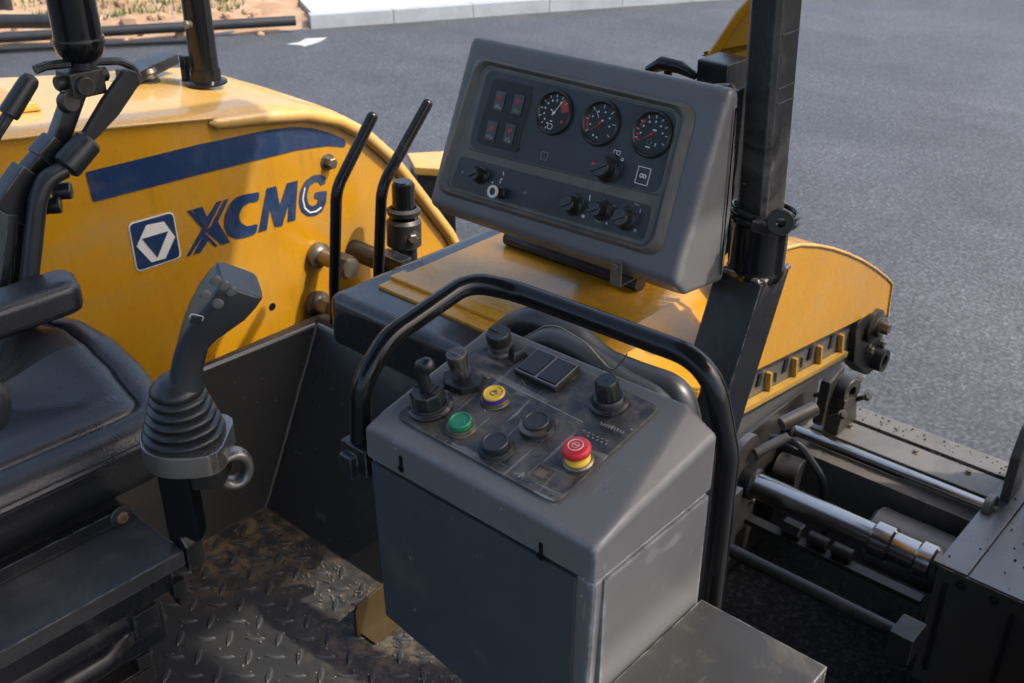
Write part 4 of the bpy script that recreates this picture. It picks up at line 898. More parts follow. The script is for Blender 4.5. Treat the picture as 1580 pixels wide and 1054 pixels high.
# ------------------------------------------------------------------ operator seat
st = thing('operator_seat', 'black leather operator seat with armrest on a dark slatted base, bottom left', 'seat', (-1.6, .3, .2))
XS = -1.45
zseam = at(232, 683, 'x', XS).z; zbot = at(190, 776, 'x', XS).z
print('seat z', zseam, zbot, at(0, 735, 'x', XS), at(150, 495, 'z', .6), at(250, 600, 'z', .58), at(200, 540, 'z', .6))
fr1 = at(252, 605, 'z', zseam + .02); 
oc = [V((XS, -.45, 0)), V((XS, .70, 0)), V((XS - .012, fr1.y - .02, 0)), V((at(225, 560, 'z', .59).x, at(225, 560, 'z', .59).y, 0)), V((at(180, 520, 'z', .6).x, at(180, 520, 'z', .6).y, 0)), V((at(130, 492, 'z', .6).x, at(130, 492, 'z', .6).y, 0)), V((at(60, 480, 'z', .6).x, at(60, 480, 'z', .6).y, 0)), V((-2.02, .70, 0)), V((-2.02, -.45, 0))]
ol = fillet([(oc[0] + oc[-1]) / 2] + oc + [(oc[0] + oc[-1]) / 2], .07, 6)[:-1]
ol = [a.lerp(b, k / 3) for a, b in zip(ol, ol[1:] + ol[:1]) for k in range(3)]
spine = lambda p: V((-1.72, min(max(p.y, -.2), .55), 0))
zs_ = zseam
RG = [(.03, zbot - .0), (.008, zbot + .012), (.0, zbot + .04), (-.004, zs_ - .03), (-.002, zs_ - .006), (-.006, zs_ - .001), (-.006, zs_ + .003), (-.001, zs_ + .006), (.006, zs_ + .018), (.016, zs_ + .027), (.032, zs_ + .034), (.050, zs_ + .036), (.058, zs_ + .0335), (.0615, zs_ + .0300), (.0635, zs_ + .0245), (.0655, zs_ + .0300), (.069, zs_ + .0355), (.085, zs_ + .041), (.11, zs_ + .045), (.15, zs_ + .042), (.20, zs_ + .032), (.25, zs_ + .026), (.30, zs_ + .024)]
bm = nb(); rings = []
for ins_, z in RG:
    rg = []
    for p in ol:
        d = spine(p) - p; L_ = d.length; q = p + d * min(ins_ / max(L_, .01), .97)
        wr = .0011 * mn.noise(V((p.x * 9, p.y * 9, ins_ * 14))) if ins_ > .01 else 0
        fz = -.035 * max(0, (p.y - .45)) / .5 * max(0, min(1, (-1.50 - p.x) / .25)) if ins_ > .0 else 0
        rg.append(bm.verts.new((q.x, q.y, z + wr - fz)))
    rings.append(rg)
n = len(ol)
for a, b in zip(rings, rings[1:]):
    for i in range(n): bm.faces.new((a[i], a[(i + 1) % n], b[(i + 1) % n], b[i]))
bm.faces.new(rings[0][::-1]); bm.faces.new(rings[-1])
bmesh.ops.recalc_face_normals(bm, faces=bm.faces)
cu = mk('cushion', bm, M_leather, st, ang=180)
for dz in (-.004, .009):
    bm = nb(); sweep(bm, [V((p.x + .001, p.y, zs_ + dz)) + (p - spine(p)).normalized() * (.004 if dz < 0 else .001) for p in ol[1:]], .0017, 6); mk('piping', bm, M_leather, cu)
# armrest
za = .70
a_f = at(122, 436, 'z', za); a_l = at(78, 404, 'z', za); ar = at(20, 455, 'z', za)
wA = .10
bm = nb(); bx = a_f.x
t = nb()
ol2 = fillet([V((bx, -.3, 0)), V((bx, a_f.y + .004, 0)), V((bx - wA, a_f.y + .035, 0)), V((bx - wA, -.3, 0))], .035, 7)
ins2 = [(.012, za - .062), (.003, za - .056), (0, za - .046), (0, za - .018), (.004, za - .007), (.012, za - .001), (.024, za + .002), (.045, za + .003)]
rings = []
for i_, z in ins2:
    rg = []
    for p in ol2:
        c = V((bx - wA / 2, min(p.y, a_f.y - .05), 0)); d = c - p; q = p + d * min(1, i_ / max(.001, d.length))
        rg.append(t.verts.new((q.x, q.y, z - .10 * 0)))
    rings.append(rg)
n = len(ol2)
for a, b in zip(rings, rings[1:]):
    for i in range(n): t.faces.new((a[i], a[(i + 1) % n], b[(i + 1) % n], b[i]))
t.faces.new(rings[0][::-1]); t.faces.new(rings[-1]); bmesh.ops.recalc_face_normals(t, faces=t.faces)
add(bm, t); mk('armrest', bm, M_leather, st, ang=50)
bm = nb(); box(bm, (bx - .075, .0, .50), (bx - .035, .06, za - .062), .006); mk('armrest_bracket', bm, M_satin, st)
bm = nb(); hull(bm, [V((x, y, z)) for x in (-2.0, -1.5) for (y, z) in ((-.30, zbot), (-.16, .62), (-.32, 1.2), (-.42, 1.2), (-.45, zbot))], .05, seg=4); mk('backrest', bm, M_leather, st)
# dark rounded grip cut by the left edge of the picture
g = at(-22, 625, 'x', -1.40); bm = nb(); lathe(bm, [(0, -.03), (.022, -.028), (.032, -.012), (.032, .012), (.022, .028), (0, .03)], zframe(g, V((1, -.3, .1))), 20, 1.0, 1.25); cyl(bm, g, g + V((-.12, .0, -.10)), .012); mk('recline_knob', bm, M_rub, st, ang=60)
# base frames
ZP = .44
pc = at(284, 849, 'z', ZP); XP = pc.x; YPF = pc.y
bm = nb(); box(bm, (XP - .42, -.6, ZP - .030), (XP, YPF, ZP), .004); mk('base_top', bm, mat('dusty_base_paint', (.030, .031, .034), .40, dust=(.10, .095, .085), dust_amt=.6, dust_scale=7, scr=.4, edge=.8, bump=.06, bscale=200), st)
# raised rail with bolt
XRl = at(160, 805, 'z', ZP + .02).x
p1 = at(206, 776, 'x', XRl); p2 = at(206, 808, 'x', XRl)
bm = nb(); hull(bm, [V((x, y, z)) for x in (XRl - .02, XRl) for (y, z) in ((-.6, ZP + .002), (-.6, p1.z), (p1.y - .02, p1.z), (p1.y, p1.z - .012), (p1.y, ZP + .012), (p1.y - .02, ZP + .002))], .003); mk('seat_rail', bm, M_satin, st)
bm = nb(); pbt = at(185, 796, 'x', XRl); lathe(bm, [(0, 0), (.019, 0), (.019, .004), (.016, .006), (0, .006)], zframe(pbt, XF), 20); r1 = mk('rail_washer', bm, M_darkst, st)
bm = nb(); lathe(bm, [(0, .005), (.0105, .005), (.0105, .010), (.008, .012), (.0045, .012), (.004, .008), (0, .008)], zframe(pbt, XF), 14); mk('bolt', bm, M_rust, r1)
# end bracket, lower housing, tube, clip, floor rail
e0 = at(300, 822, 'z', ZP + .01)
bm = nb(); hull(bm, [V((x, y, z)) for y in (YPF + .001, YPF + .034) for (x, z) in ((XP + .006, ZP - .042), (XP + .006, ZP + .004), (XP - .008, ZP + .02), (XP - .035, ZP + .022), (XP - .035, ZP - .042))], .004); mk('end_bracket', bm, M_satin, st)
bm = nb(); box(bm, (XP - .40, -.6, ZP - .075), (XP - .012, YPF - .02, ZP - .0305), .004); mk('base_rail', bm, M_satin, st)
bm = nb(); hull(bm, [V((x, y, z)) for y in (-.6, YPF - .045) for (x, z) in ((XP - .02, ZP - .0755), (XP - .012, ZP - .10), (XP - .016, ZP - .165), (XP - .05, ZP - .19), (XP - .38, ZP - .19), (XP - .38, ZP - .0755))], .008); mk('lower_housing', bm, M_satin, st)
bm = nb(); zt = ZP - .128; sweep(bm, [V((XP - .012, -.6, zt)), V((XP - .012, YPF - .16, zt)), V((XP - .028, YPF - .11, zt + .006))], .022, 14); mk('housing_bead', bm, M_satin, st, ang=60)
bm = nb(); box(bm, (XP - .02, YPF - .105, ZP - .125), (XP - .002, YPF - .060, ZP - .074), .003); mk('clip', bm, M_knob, st)
bm = nb(); box(bm, (XP - .02, YPF - .03, ZP - .085), (XP + .0, YPF - .005, ZP - .055), .004); box(bm, (XP - .03, YPF - .02, ZP - .112), (XP - .008, YPF + .004, ZP - .092), .004); mk('stop_block', bm, M_knob, st)
zr_ = ZP - .215
bm = nb(); box(bm, (XP - .07, -.6, zr_ - .012), (XP - .035, YPF - .08, zr_), .002); box(bm, (XP - .0345, -.6, zr_ - .03), (XP - .03, YPF - .075, zr_ - .002), .001); box(bm, (XP - .05, YPF - .1, zr_ + .001), (XP - .03, YPF - .075, zr_ + .03), .003); mk('slide_rail', bm, M_darkst, st)
bm = nb(); box(bm, (XP - .36, -.6, .0), (XP - .09, YPF - .12, zr_ - .013), .004); mk('floor_box', bm, M_darkst, st)

# ------------------------------------------------------------------ joystick
JZ = .64
jc = at(285, 672, 'z', JZ)
js = thing('joystick', 'black joystick with six grip buttons above a ribbed rubber boot beside the seat', 'joystick', tuple(V((jc.x, jc.y, ZP))))
Z = V((0, 0, 1)); tl = V((-R_.x, -R_.y, 0))
px = (jc - CAM).dot(FW) / F   # metres per picture pixel here
Rr = 64 * px
def JM(dz=0): return Matrix.Translation(jc + V((0, 0, dz)))
# boot
bm = nb(); pr3 = [(0, .0)]
ribs = [(.98, .92), (.96, .88), (.90, .82), (.84, .76), (.76, .68), (.66, .58)]
h = .002; pr3.append((Rr * .92, h)); hb = .074
N_ = 5
for k in range(N_):
    R0 = Rr * (0.99 - .075 * k); z0 = .004 + hb * k / N_; st_ = hb / N_
    pr3 += [(R0 * .83, z0), (R0 * .95, z0 + st_ * .14), (R0, z0 + st_ * .38), (R0 * .99, z0 + st_ * .58), (R0 * .90, z0 + st_ * .80), (R0 * .82, z0 + st_ * .96)]
pr3 += [(Rr * .56, hb + .004), (0, hb + .004)]
lathe(bm, pr3, JM(), 40); mk('boot', bm, M_rub, js, ang=180)
bm = nb(); lathe(bm, [(0, hb), (Rr * .50, hb), (Rr * .60, hb + .003), (Rr * .635, hb + .009), (Rr * .62, hb + .014), (Rr * .54, hb + .0195), (Rr * .45, hb + .0245), (Rr * .39, hb + .030), (0, hb + .030)], JM(), 36); mk('skirt', bm, M_rub, js, ang=180)
M_ring = mat('brushed_ring_steel', (.30, .29, .27), .33, metal=.8, dust=(.2, .17, .13), dust_amt=.3, dust_scale=20, scr=.3, edge=.6, edge_col=(.5, .5, .5))
# mounting ring: stadium stretched to the right, and its eye
e1 = R_ ; e2 = V((-R_.y, R_.x, 0))
ring = []
for k in range(20): a = math.pi / 2 + math.pi * k / 19; ring.append(e1 * (Rr * 1.04 * math.cos(a)) + e2 * (Rr * 1.04 * math.sin(a)))
ring += [e1 * (Rr * .45) - e2 * Rr * 1.02, e1 * (Rr * .80) - e2 * Rr * .92, e1 * (Rr * .97) - e2 * Rr * .76, e1 * (Rr * 1.05) - e2 * Rr * .52, e1 * (Rr * 1.05) + e2 * Rr * .52, e1 * (Rr * .97) + e2 * Rr * .76, e1 * (Rr * .80) + e2 * Rr * .92, e1 * (Rr * .45) + e2 * Rr * 1.02]
bm = nb(); plate(bm, [jc + p + V((0, 0, -.036)) for p in ring], (0, 0, .038), .003); mk('mount_ring', bm, M_ring, js, ang=40)
bm = nb(); plate(bm, [jc + p * .62 + e1 * .018 + V((0, 0, -.075)) for p in ring if p.dot(e1) > -.2 * Rr], (0, 0, .038), .003); mk('mount_block', bm, M_darkst, js)
lc_ = atp(360, 722, jc, FH)
bm = nb(); ML = frame(lc_, e1, Z) @ Matrix.Rotation(.5, 4, 'Y'); torus(bm, .024, .0085, ML @ Matrix.Diagonal((1, 1.15, 1.9, 1)), 28, 12); mk('mount_eye', bm, M_ring, js, ang=60)
# column down to the seat base
cx_ = atp(279, 760, jc, FH)
cb_ = V((cx_.x, cx_.y, ZP + .002)) + e1 * .0
bm = nb(); hull(bm, [V((cx_.x, cx_.y, z)) + e1 * a + e2 * b for z in (ZP + .004, JZ - .037) for a in (-.027, .027) for b in (-.02, .02)], .009, seg=3)
mk('column', bm, M_black, js)
# grip: lofted rounded-square sections, twisting to show the button face
t1 = (R_ * .60 + Z * .80).normalized()
w1 = (R_ * 1.0 + FH * .62 - Z * .77); w1 = (w1 - t1 * w1.dot(t1)).normalized(); d1 = w1.cross(t1).normalized()
if d1.dot(FW) > 0: d1 = -d1
def jp(x, y): return atp(x, y, jc, FH)
secs = [  # centre px, half w, half d, blend, exponent
 (285, 603, .0285, .0285, 0, 2.2), (286, 590, .0258, .0258, 0, 2.2), (288, 572, .0242, .0245, 0, 2.2), (292, 552, .0238, .0248, .1, 2.5), (298, 530, .023, .026, .3, 3),
 (309, 508, .026, .030, .55, 3.5), (325, 486, .0300, .033, .8, 4.5), (343, 465, .0335, .0345, 1, 5.5), (359, 446, .0345, .0335, 1, 6), (369, 434, .0340, .0310, 1, 6), (371.5, 431, .0315, .0285, 1, 6)]
bm = nb(); rings = []; nS = 36; info = []
for i, (x, y, hw_, hd_, bl_, ex) in enumerate(secs):
    c = jp(x, y); t_ = (Z * (1 - bl_) + t1 * bl_).normalized(); w_ = (R_ * (1 - bl_) + w1 * bl_); w_ = (w_ - t_ * w_.dot(t_)).normalized(); d_ = w_.cross(t_)
    if d_.dot(FW) > 0: d_ = -d_
    info.append((c, t_, w_, d_, hw_, hd_))
    rg = []
    for k in range(nS):
        a = 2 * math.pi * k / nS; ca, sa = math.cos(a), math.sin(a)
        rg.append(bm.verts.new(c + w_ * hw_ * math.copysign(abs(ca) ** (2 / ex), ca) + d_ * hd_ * math.copysign(abs(sa) ** (2 / ex), sa)))
    rings.append(rg)
for a, b in zip(rings, rings[1:]):
    for i in range(nS): bm.faces.new((a[i], a[(i + 1) % nS], b[(i + 1) % nS], b[i]))
bm.faces.new(rings[0][::-1]); bm.faces.new(rings[-1]); bmesh.ops.recalc_face_normals(bm, faces=bm.faces)
gp = mk('grip', bm, mat('slate_grip_plastic', (.034, .037, .043), .36, dust=(.09, .085, .08), dust_amt=.2, dust_scale=18, bump=.08, bscale=700, edge=.3, edge_col=(.16, .165, .175), edge_r=.006), js, ang=60)
M_btn = mat('grey_rubber_button', (.12, .122, .125), .4, var=.1, edge=.6, edge_col=(.22, .22, .22), edge_r=.002)
c6, t6, w6, d6, hw6, hd6 = info[7]
fo = c6 + d6 * hd6
MJ = frame(fo, w6, t6)
if MJ.to_3x3().col[2].dot(d6) < 0: MJ = frame(fo, -w6, t6)
def facept(x, y): p = atp(x, y, fo, d6); q = MJ.inverted() @ p; return MJ @ Matrix.Translation((q.x, q.y, 0))
for (x, y, a) in ((333, 433, .3), (346, 440, .3), (357, 449, .3), (317, 455, .3), (336, 468, .3)):
    bm = nb(); lathe(bm, [(0, -.002), (.0072, -.002), (.0072, .0022), (.0062, .0038), (.003, .0042), (0, .0042)], facept(x, y), 16, 1, 1.12); torus(bm, .0078, .0009, facept(x, y) @ Matrix.Translation((0, 0, .0006)), 16, 6); mk('button', bm, M_btn, gp)
c4, t4, w4, d4, hw4, hd4 = info[6]; MJ4 = frame(c4 + d4 * hd4, w4, t4); 
if MJ4.to_3x3().col[2].dot(d4) < 0: MJ4 = frame(c4 + d4 * hd4, -w4, t4)
q = MJ4.inverted() @ atp(301, 494, c4 + d4 * hd4, d4); MB_ = MJ4 @ Matrix.Translation((q.x, q.y, -.0005))
bm = nb(); box(bm, (-.0068, -.006, 0), (.0068, .006, .0028), .0012, MB_); mk('button', bm, M_rub, gp)
bm = nb(); sweep(bm, [MB_ @ V(p) for p in ((-.0095, .002, .001), (-.009, .0095, .001), (.009, .0095, .001), (.0095, .002, .001))], .0007, 6, .003); mk('printed_symbol', bm, M_ink, gp)

# ------------------------------------------------------------------ left roof post, linkage and hand levers
XL = -1.98
def lp(x, y, X=XL): return at(x, y, 'x', X)
lpst = thing('tilt_post', 'thick black round roof post ending in a clevis above the levers, top left', 'post', tuple(lp(70, 300)))
a = lp(123, 70); s = (a - CAM).dot(FW) / F; Rp = 37 * s
hT = 2.44 - a.z
bm = nb(); lathe(bm, [(0, -.03), (Rp * .55, -.03), (Rp * .8, -.022), (Rp * .98, -.008), (Rp * 1.04, .006), (Rp * 1.04, .014), (Rp * .97, .02), (Rp * .97, hT), (0, hT)], Matrix.Translation(a), 32); mk('tube', bm, M_black, lpst, ang=50)
b = lp(126, 100); bm = nb(); cyl(bm, b + V((0, 0, -.02)), a + V((0, 0, -.02)), Rp * .56, 20); mk('neck', bm, M_satin, lpst)
c = lp(124, 122)
bm = nb(); hull(bm, [c + V((x, y, z)) for x in (-.03, .03) for y in (-.034, .036) for z in (-.03, .02)], .006); cyl(bm, c + V((-.045, -.012, -.005)), c + V((.045, -.012, -.005)), .018); cyl(bm, c + V((.0, -.05, .0)), c + V((0, .055, 0)), .014); cyl(bm, c + V((.01, -.045, -.035)), c + V((.03, -.04, -.03)), .02); mk('clevis', bm, M_darkst, lpst)
bm = nb(); sweep(bm, [lp(54, 108), lp(70, 102), lp(106, 98)], .009, 10); mk('cross_rod', bm, M_satin, lpst); bm = nb(); sweep(bm, [lp(146, 96), lp(185, 94), lp(206, 104), lp(212, 118)], .008, 10, .04); mk('cross_rod', bm, M_satin, lpst)
d = lp(78, 232)
def bar(bm, p, q, w, th, wdir=V((0, 1, 0)), b=.004):
    p, q = V(p), V(q); t_ = (q - p).normalized(); w_ = (wdir - t_ * wdir.dot(t_)).normalized(); n_ = t_.cross(w_)
    hull(bm, [o + w_ * sx * w / 2 + n_ * sy * th / 2 for o in (p, q) for sx in (-1, 1) for sy in (-1, 1)], b)
bm = nb(); bar(bm, lp(118, 135), lp(84, 232), .036, .03); mk('arm', bm, M_satin, lpst)
bm = nb(); bar(bm, lp(92, 222), lp(66, 250), .06, .05, b=.006); mk('joint_block', bm, M_satin, lpst)
bm = nb(); bar(bm, lp(70, 246), lp(44, 276), .05, .045, b=.006); mk('joint_block', bm, M_black, lpst)
bm = nb(); bar(bm, lp(52, 268), lp(8, 330), .075, .05, b=.006); bar(bm, lp(10, 325), lp(-10, 480), .02, .06); bar(bm, lp(34, 320), lp(22, 470), .03, .03); mk('base_arm', bm, M_satin, lpst)
for (x, y) in ((103, 290), (87, 312)):
    bm = nb(); cyl(bm, lp(x - 22, y + 6), lp(x, y, XL) + V((.02, .0, 0)), .017); mk('pin', bm, M_satin, lpst)
# paddle lever
XK = -1.93
def kp_(x, y): return at(x, y, 'x', XK)
l1 = thing('paddle_lever', 'dark paddle shaped hand lever with rubber collar and bent shank above the armrest', 'lever', tuple(kp_(45, 400)))
bm = nb(); P = fillet([kp_(40, 480), kp_(58, 310), kp_(70, 276), kp_(98, 262)], .05, 6); sweep(bm, P, .021, 12, sx=.8); mk('shank', bm, M_rub, l1, ang=60)
bm = nb(); p, q = kp_(100, 260), kp_(139, 216); lathe(bm, [(0, 0), (.022, 0), (.028, .004), (.029, .012), (.027, (q - p).length - .006), (.022, (q - p).length), (0, (q - p).length)], zframe(p, q - p), 20); mk('collar', bm, M_rub, l1)
bm = nb(); p0, p1_, p2_ = kp_(136, 214), kp_(170, 165), kp_(207, 118); t_ = (p2_ - p0).normalized(); w_ = (V((0, 1, 0)) - t_ * t_.y).normalized()
plate(bm, fillet([p0 - w_ * .012, p0 + w_ * .014, p1_ + w_ * .026, p2_ + w_ * .02, p2_ + t_ * .012, p2_ - w_ * .022, p1_ - w_ * .018, p0 - w_ * .012], .012, 4)[:-1], (-.016, 0, 0), .005, seg=3); mk('paddle', bm, M_rub, l1)
l2 = thing('grip_lever', 'black hand lever with cylindrical grip cut by the left edge of the picture', 'lever', tuple(kp_(-30, 260)))
bm = nb(); sweep(bm, [kp_(-45, 285), kp_(-5, 205), kp_(18, 170)], .011, 10); mk('rod', bm, M_satin, l2)
bm = nb(); p, q = kp_(12, 178), kp_(50, 117); Lh = (q - p).length; lathe(bm, [(0, 0), (.017, 0), (.019, .004), (.0175, Lh - .012), (.014, Lh - .003), (.008, Lh), (0, Lh)], zframe(p, q - p), 18); mk('grip', bm, M_rub, l2, ang=60)
# second, thinner roof post standing on the hood
zb = hp(326, 181).z + .012
f = at(319, 128, 'z', zb); s = (f - CAM).dot(FW) / F; r2 = 21 * s
p2 = thing('roof_post', 'thinner round black roof post standing on the yellow hood, top left', 'post', tuple(f))
bm = nb(); lathe(bm, [(0, 0), (r2, 0), (r2, 2.44 - f.z), (0, 2.44 - f.z)], Matrix.Translation(f), 28); mk('tube', bm, M_black, p2)
bm = nb(); lathe(bm, [(0, 0), (r2 * 1.5, 0), (r2 * 1.5, .006), (r2 * 1.1, .012), (r2 * 1.1, .045), (0, .045)], Matrix.Translation(f), 28); mk('socket', bm, M_black, p2)
bm = nb(); bar(bm, at(284, 85, 'y', f.y - .01), at(290, 136, 'y', f.y - .01), .03, .02, XF); mk('side_bracket', bm, M_satin, p2)
bm = nb(); pz = at(292, 38, 'y', f.y - .04); lathe(bm, [(0, 0), (.012, 0), (.012, .02), (.008, .024), (0, .024)], zframe(pz, V((.5, -1, .2))), 14); mk('bolt', bm, M_zinc, p2)
# flat bar on a short mount on the hood
fb = thing('pedal_bar', 'flat black bar on a short mount atop the yellow hood between two round posts', 'bracket', tuple(at(232, 142, 'z', zb)))
zf = zb + .05
bm = nb(); hull(bm, [at(x, y, 'z', zf) for x, y in ((176, 106), (252, 78), (275, 82), (208, 113))] + [at(x, y, 'z', zf) - V((0, 0, .035)) for x, y in ((176, 106), (252, 78), (275, 82), (208, 113))], .006); mk('bar', bm, M_satin, fb)
bm = nb(); mm = at(232, 128, 'z', zb); lathe(bm, [(0, 0), (.03, 0), (.03, .008), (.022, .01), (.026, .018), (.022, .026), (.026, .034), (.02, .045), (0, .045)], Matrix.Translation((mm.x, mm.y, zb)), 18); mk('mount', bm, M_zinc, fb)

# ------------------------------------------------------------------ rear yellow cover and its track plate
XR = -1.0
def rpnt(x, y, dx=0): p = at(x, y, 'x', XR); return V((XR + dx, p.y, p.z))
rcv = thing('rear_cover', 'sunlit yellow rear cover with rounded top to the right of the black post', 'machine cover', (XR, 2.3, -.3))
top = [(1152, 520), (1165, 430), (1200, 386), (1235, 377), (1262, 378.5), (1285, 383), (1308, 391), (1330, 401), (1352, 415), (1368, 428), (1376, 437)]
TP = fillet([rpnt(*p) for p in top], .03, 3)
bm = nb(); plate(bm, TP + [rpnt(1369, 489), rpnt(1352, 482), rpnt(1165, 574), rpnt(1150, 582)], (-.10, 0, 0), .006); mk('shell', bm, M_yel, rcv)
bm = nb(); sweep(bm, [p + V((.0, 0, -.001)) for p in TP] + [rpnt(1369, 489)], .0045, 8); mk('edge_highlight', bm, M_yeltop, rcv, ang=60)  # cream strip added as a painted highlight along the cover's edge
tk = thing('track_plate', 'grey steel plate with ochre ledge and tabs under the sunlit yellow cover', 'machine panel', (XR, 2.3, -.4))
bm = nb(); plate(bm, [rpnt(1140, 560, -.02), rpnt(1345, 470, -.02), rpnt(1340, 540, -.02), rpnt(1257, 606, -.02), rpnt(1190, 650, -.02), rpnt(1140, 690, -.02), rpnt(1080, 740, -.02), rpnt(1080, 600, -.02)], (-.014, 0, 0), .002); mk('plate', bm, M_steel, tk)
M_tab = mat('worn_ochre_paint', (.34, .19, .03), .42, dust=(.16, .12, .08), dust_amt=.5, dust_scale=22, scr=.3, bump=.06, bscale=60)
def bar2(bm, x0, y0, x1, y1, w, dx, th, b=.0015):
    p, q = rpnt(x0, y0, dx), rpnt(x1, y1, dx); t_ = (q - p).normalized(); n_ = V((0, -t_.z, t_.y)); hull(bm, [o + n_ * k * w / 2 + V((e * th, 0, 0)) for o in (p, q) for k in (-1, 1) for e in (0, 1)], b)
bm = nb(); bar2(bm, 1147, 634, 1307, 546, .014, -.019, .022); mk('ledge', bm, M_tab, tk)
for i, (x, y) in enumerate(((1193, 590), (1233, 568), (1271, 549), (1304, 531))):
    bm = nb(); bar2(bm, x - 1, y + 14, x + 1, y - 13, .010, -.019, .014); mk('tab', bm, M_tab, tk)
    bm = nb(); bar2(bm, x - 14, y + 10, x - 9, y - 10, .017, -.0195, .004, .0005); mk('slot', bm, M_black, tk)
for (x, y) in ((1162, 608), (1206, 583), (1246, 560)):
    bm = nb(); bar2(bm, x, y + 10, x + 2, y - 6, .006, -.0195, .006); mk('rib', bm, M_steel, tk)
sp = thing('tension_bracket', 'dark oily sprocket bracket with bolts at the far end of the yellow cover', 'bracket', tuple(rpnt(1340, 560)))
SPX = -.05
bm = nb(); plate(bm, fillet([rpnt(1318, 560, SPX), rpnt(1322, 500, SPX), rpnt(1345, 478, SPX), rpnt(1362, 496, SPX), rpnt(1364, 560, SPX), rpnt(1338, 580, SPX), rpnt(1318, 560, SPX)], .04, 4)[:-1], (.05, 0, 0), .006); mk('cheek', bm, M_darkst, sp)
bm = nb(); M = zframe(rpnt(1346, 502, SPX + .05), XF); lathe(bm, [(0, 0), (.05, 0), (.05, .012), (.03, .018), (.028, .03), (0, .03)], M, 20); mk('hub', bm, M_darkst, sp)
for bx_, by_, bd_x, br_ in ((1347, 500, .078, .018), (1340, 540, .05, .012), (1358, 530, .05, .012)):
    bm = nb(); hexbolt(bm, zframe(rpnt(bx_, by_, SPX + bd_x), XF), br_, br_); mk('bolt', bm, M_zinc, sp)
bm = nb(); cc_ = rpnt(1350, 552, SPX + .05); lathe(bm, [(.018, 0), (.034, 0), (.034, .03), (.018, .03), (.018, 0)], zframe(cc_, XF), 18); mk('eye', bm, M_darkst, sp)

# ------------------------------------------------------------------ screed at the lower right
sd = thing('screed', 'oily steel screed extension with polished guide tubes behind the console', 'screed', (-1.0, 2.7, GZ + .03))
def cz(x, y, z=-.5): return at(x, y, 'z', z)
TY, TZ = 2.64, -.5
x0 = -1.33; x1 = -.69
bm = nb(); cyl(bm, (x0, TY, TZ), (x1 - .12, TY, TZ), .043, 28, .001); gt = mk('guide_tube', bm, M_chrome, sd)
bm = nb(); cyl(bm, (x0 - .02, TY, TZ), (x0 + .045, TY, TZ), .056, 24, .006); mk('collar', bm, M_darkst, sd)
xk = at(1362, 835, 'y', TY).x
bm = nb(); cyl(bm, (xk - .03, TY, TZ), (xk + .035, TY, TZ), .056, 28, .006); mk('collar', bm, M_chrome, sd)
bm = nb(); cyl(bm, (xk + .035, TY, TZ), (x1 - .03, TY, TZ), .047, 28, .001); mk('sleeve', bm, M_chrome, sd)
bm = nb(); cyl(bm, (x1 - .055, TY, TZ), (x1 - .002, TY, TZ), .056, 28, .007); mk('collar', bm, M_chrome, sd)
fx = x0 - .025
bm = nb(); plate(bm, fillet([V((fx, TY - .10, -.72)), V((fx, TY - .10, -.40)), V((fx, TY - .03, -.34)), V((fx, TY + .05, -.34)), V((fx, TY + .09, -.42)), V((fx, TY + .09, -.72)), V((fx, TY - .10, -.72))], .05, 5)[:-1], (.025, 0, 0), .004); mk('flange_plate', bm, M_beam, sd)
bm = nb(); cyl(bm, at(1165, 700, 'z', -.40), at(1216, 674, 'z', -.36), .017); mk('cross_pin', bm, M_beam, sd)
bm = nb(); cyl(bm, at(1205, 655, 'z', -.33), at(1258, 630, 'z', -.30), .024); mk('cross_pin', bm, M_beam, sd)
RY = 3.02
bm = nb(); cyl(bm, (-1.46, RY, -.5), (-.68, RY, -.5), .021, 20, .002); mk('slide_rod', bm, M_chrome, sd)
bm = nb(); cyl(bm, (-1.46, RY, -.5), (-1.35, RY, -.5), .034, 20, .004); mk('collar', bm, M_darkst, sd)
ex = at(1526, 785, 'y', RY).x
bm = nb(); lathe(bm, [(.014, -.014), (.042, -.014), (.046, -.010), (.046, .010), (.042, .014), (.014, .014), (.014, -.014)], zframe(V((ex, RY, -.5)), XF), 24); hull(bm, [V((ex + dx, RY + dy, z)) for dx in (-.013, .013) for (dy, z) in ((-.03, -.535), (.03, -.535), (-.045, -.60), (.045, -.60))], .003); cyl(bm, (ex - .02, RY, -.5), (ex + .026, RY, -.5), .015); mk('rod_eye', bm, M_beam, sd)
LY = 2.3; LZ = -.5
bm = nb(); cyl(bm, (-1.22, LY, LZ), (-.66, LY, LZ), .020, 18, .002); mk('slide_rod', bm, M_darkst, sd)
bm = nb(); box(bm, (-.665, LY - .045, LZ - .05), (-.60, LY + .045, LZ + .035), .004); mk('end_block', bm, M_darkst, sd)
bm = nb(); cyl(bm, (-1.25, LY, LZ), (-1.19, LY, LZ), .032); plate(bm, [V((-1.22, LY - .04, -.62)), V((-1.22, LY - .04, -.46)), V((-1.22, LY + .05, -.36)), V((-1.22, LY + .12, -.36)), V((-1.22, LY + .10, -.62))], (-.02, 0, 0), .004); mk('rod_bracket', bm, M_beam, sd)
# flat bar with nuts between tube and rod
P = at(1140, 790, 'z', -.68); Q = at(1400, 912, 'z', -.68); yb_ = (P.y + Q.y) / 2
bm = nb(); box(bm, (P.x - .1, yb_ - .02, -.70), (-.72, yb_ + .02, -.68), .003); mk('flat_bar', bm, M_darkst, sd)
for xq in (1222, 1262, 1300):
    p = at(xq, 822 + (xq - 1222) * .45, 'z', -.66); bm = nb(); cyl(bm, (p.x - .04, yb_ + .01, -.655), (p.x + .03, yb_ + .01, -.655), .03 if xq == 1222 else .022, 6 if xq == 1222 else 14, .004); mk('nut', bm, M_darkst, sd)
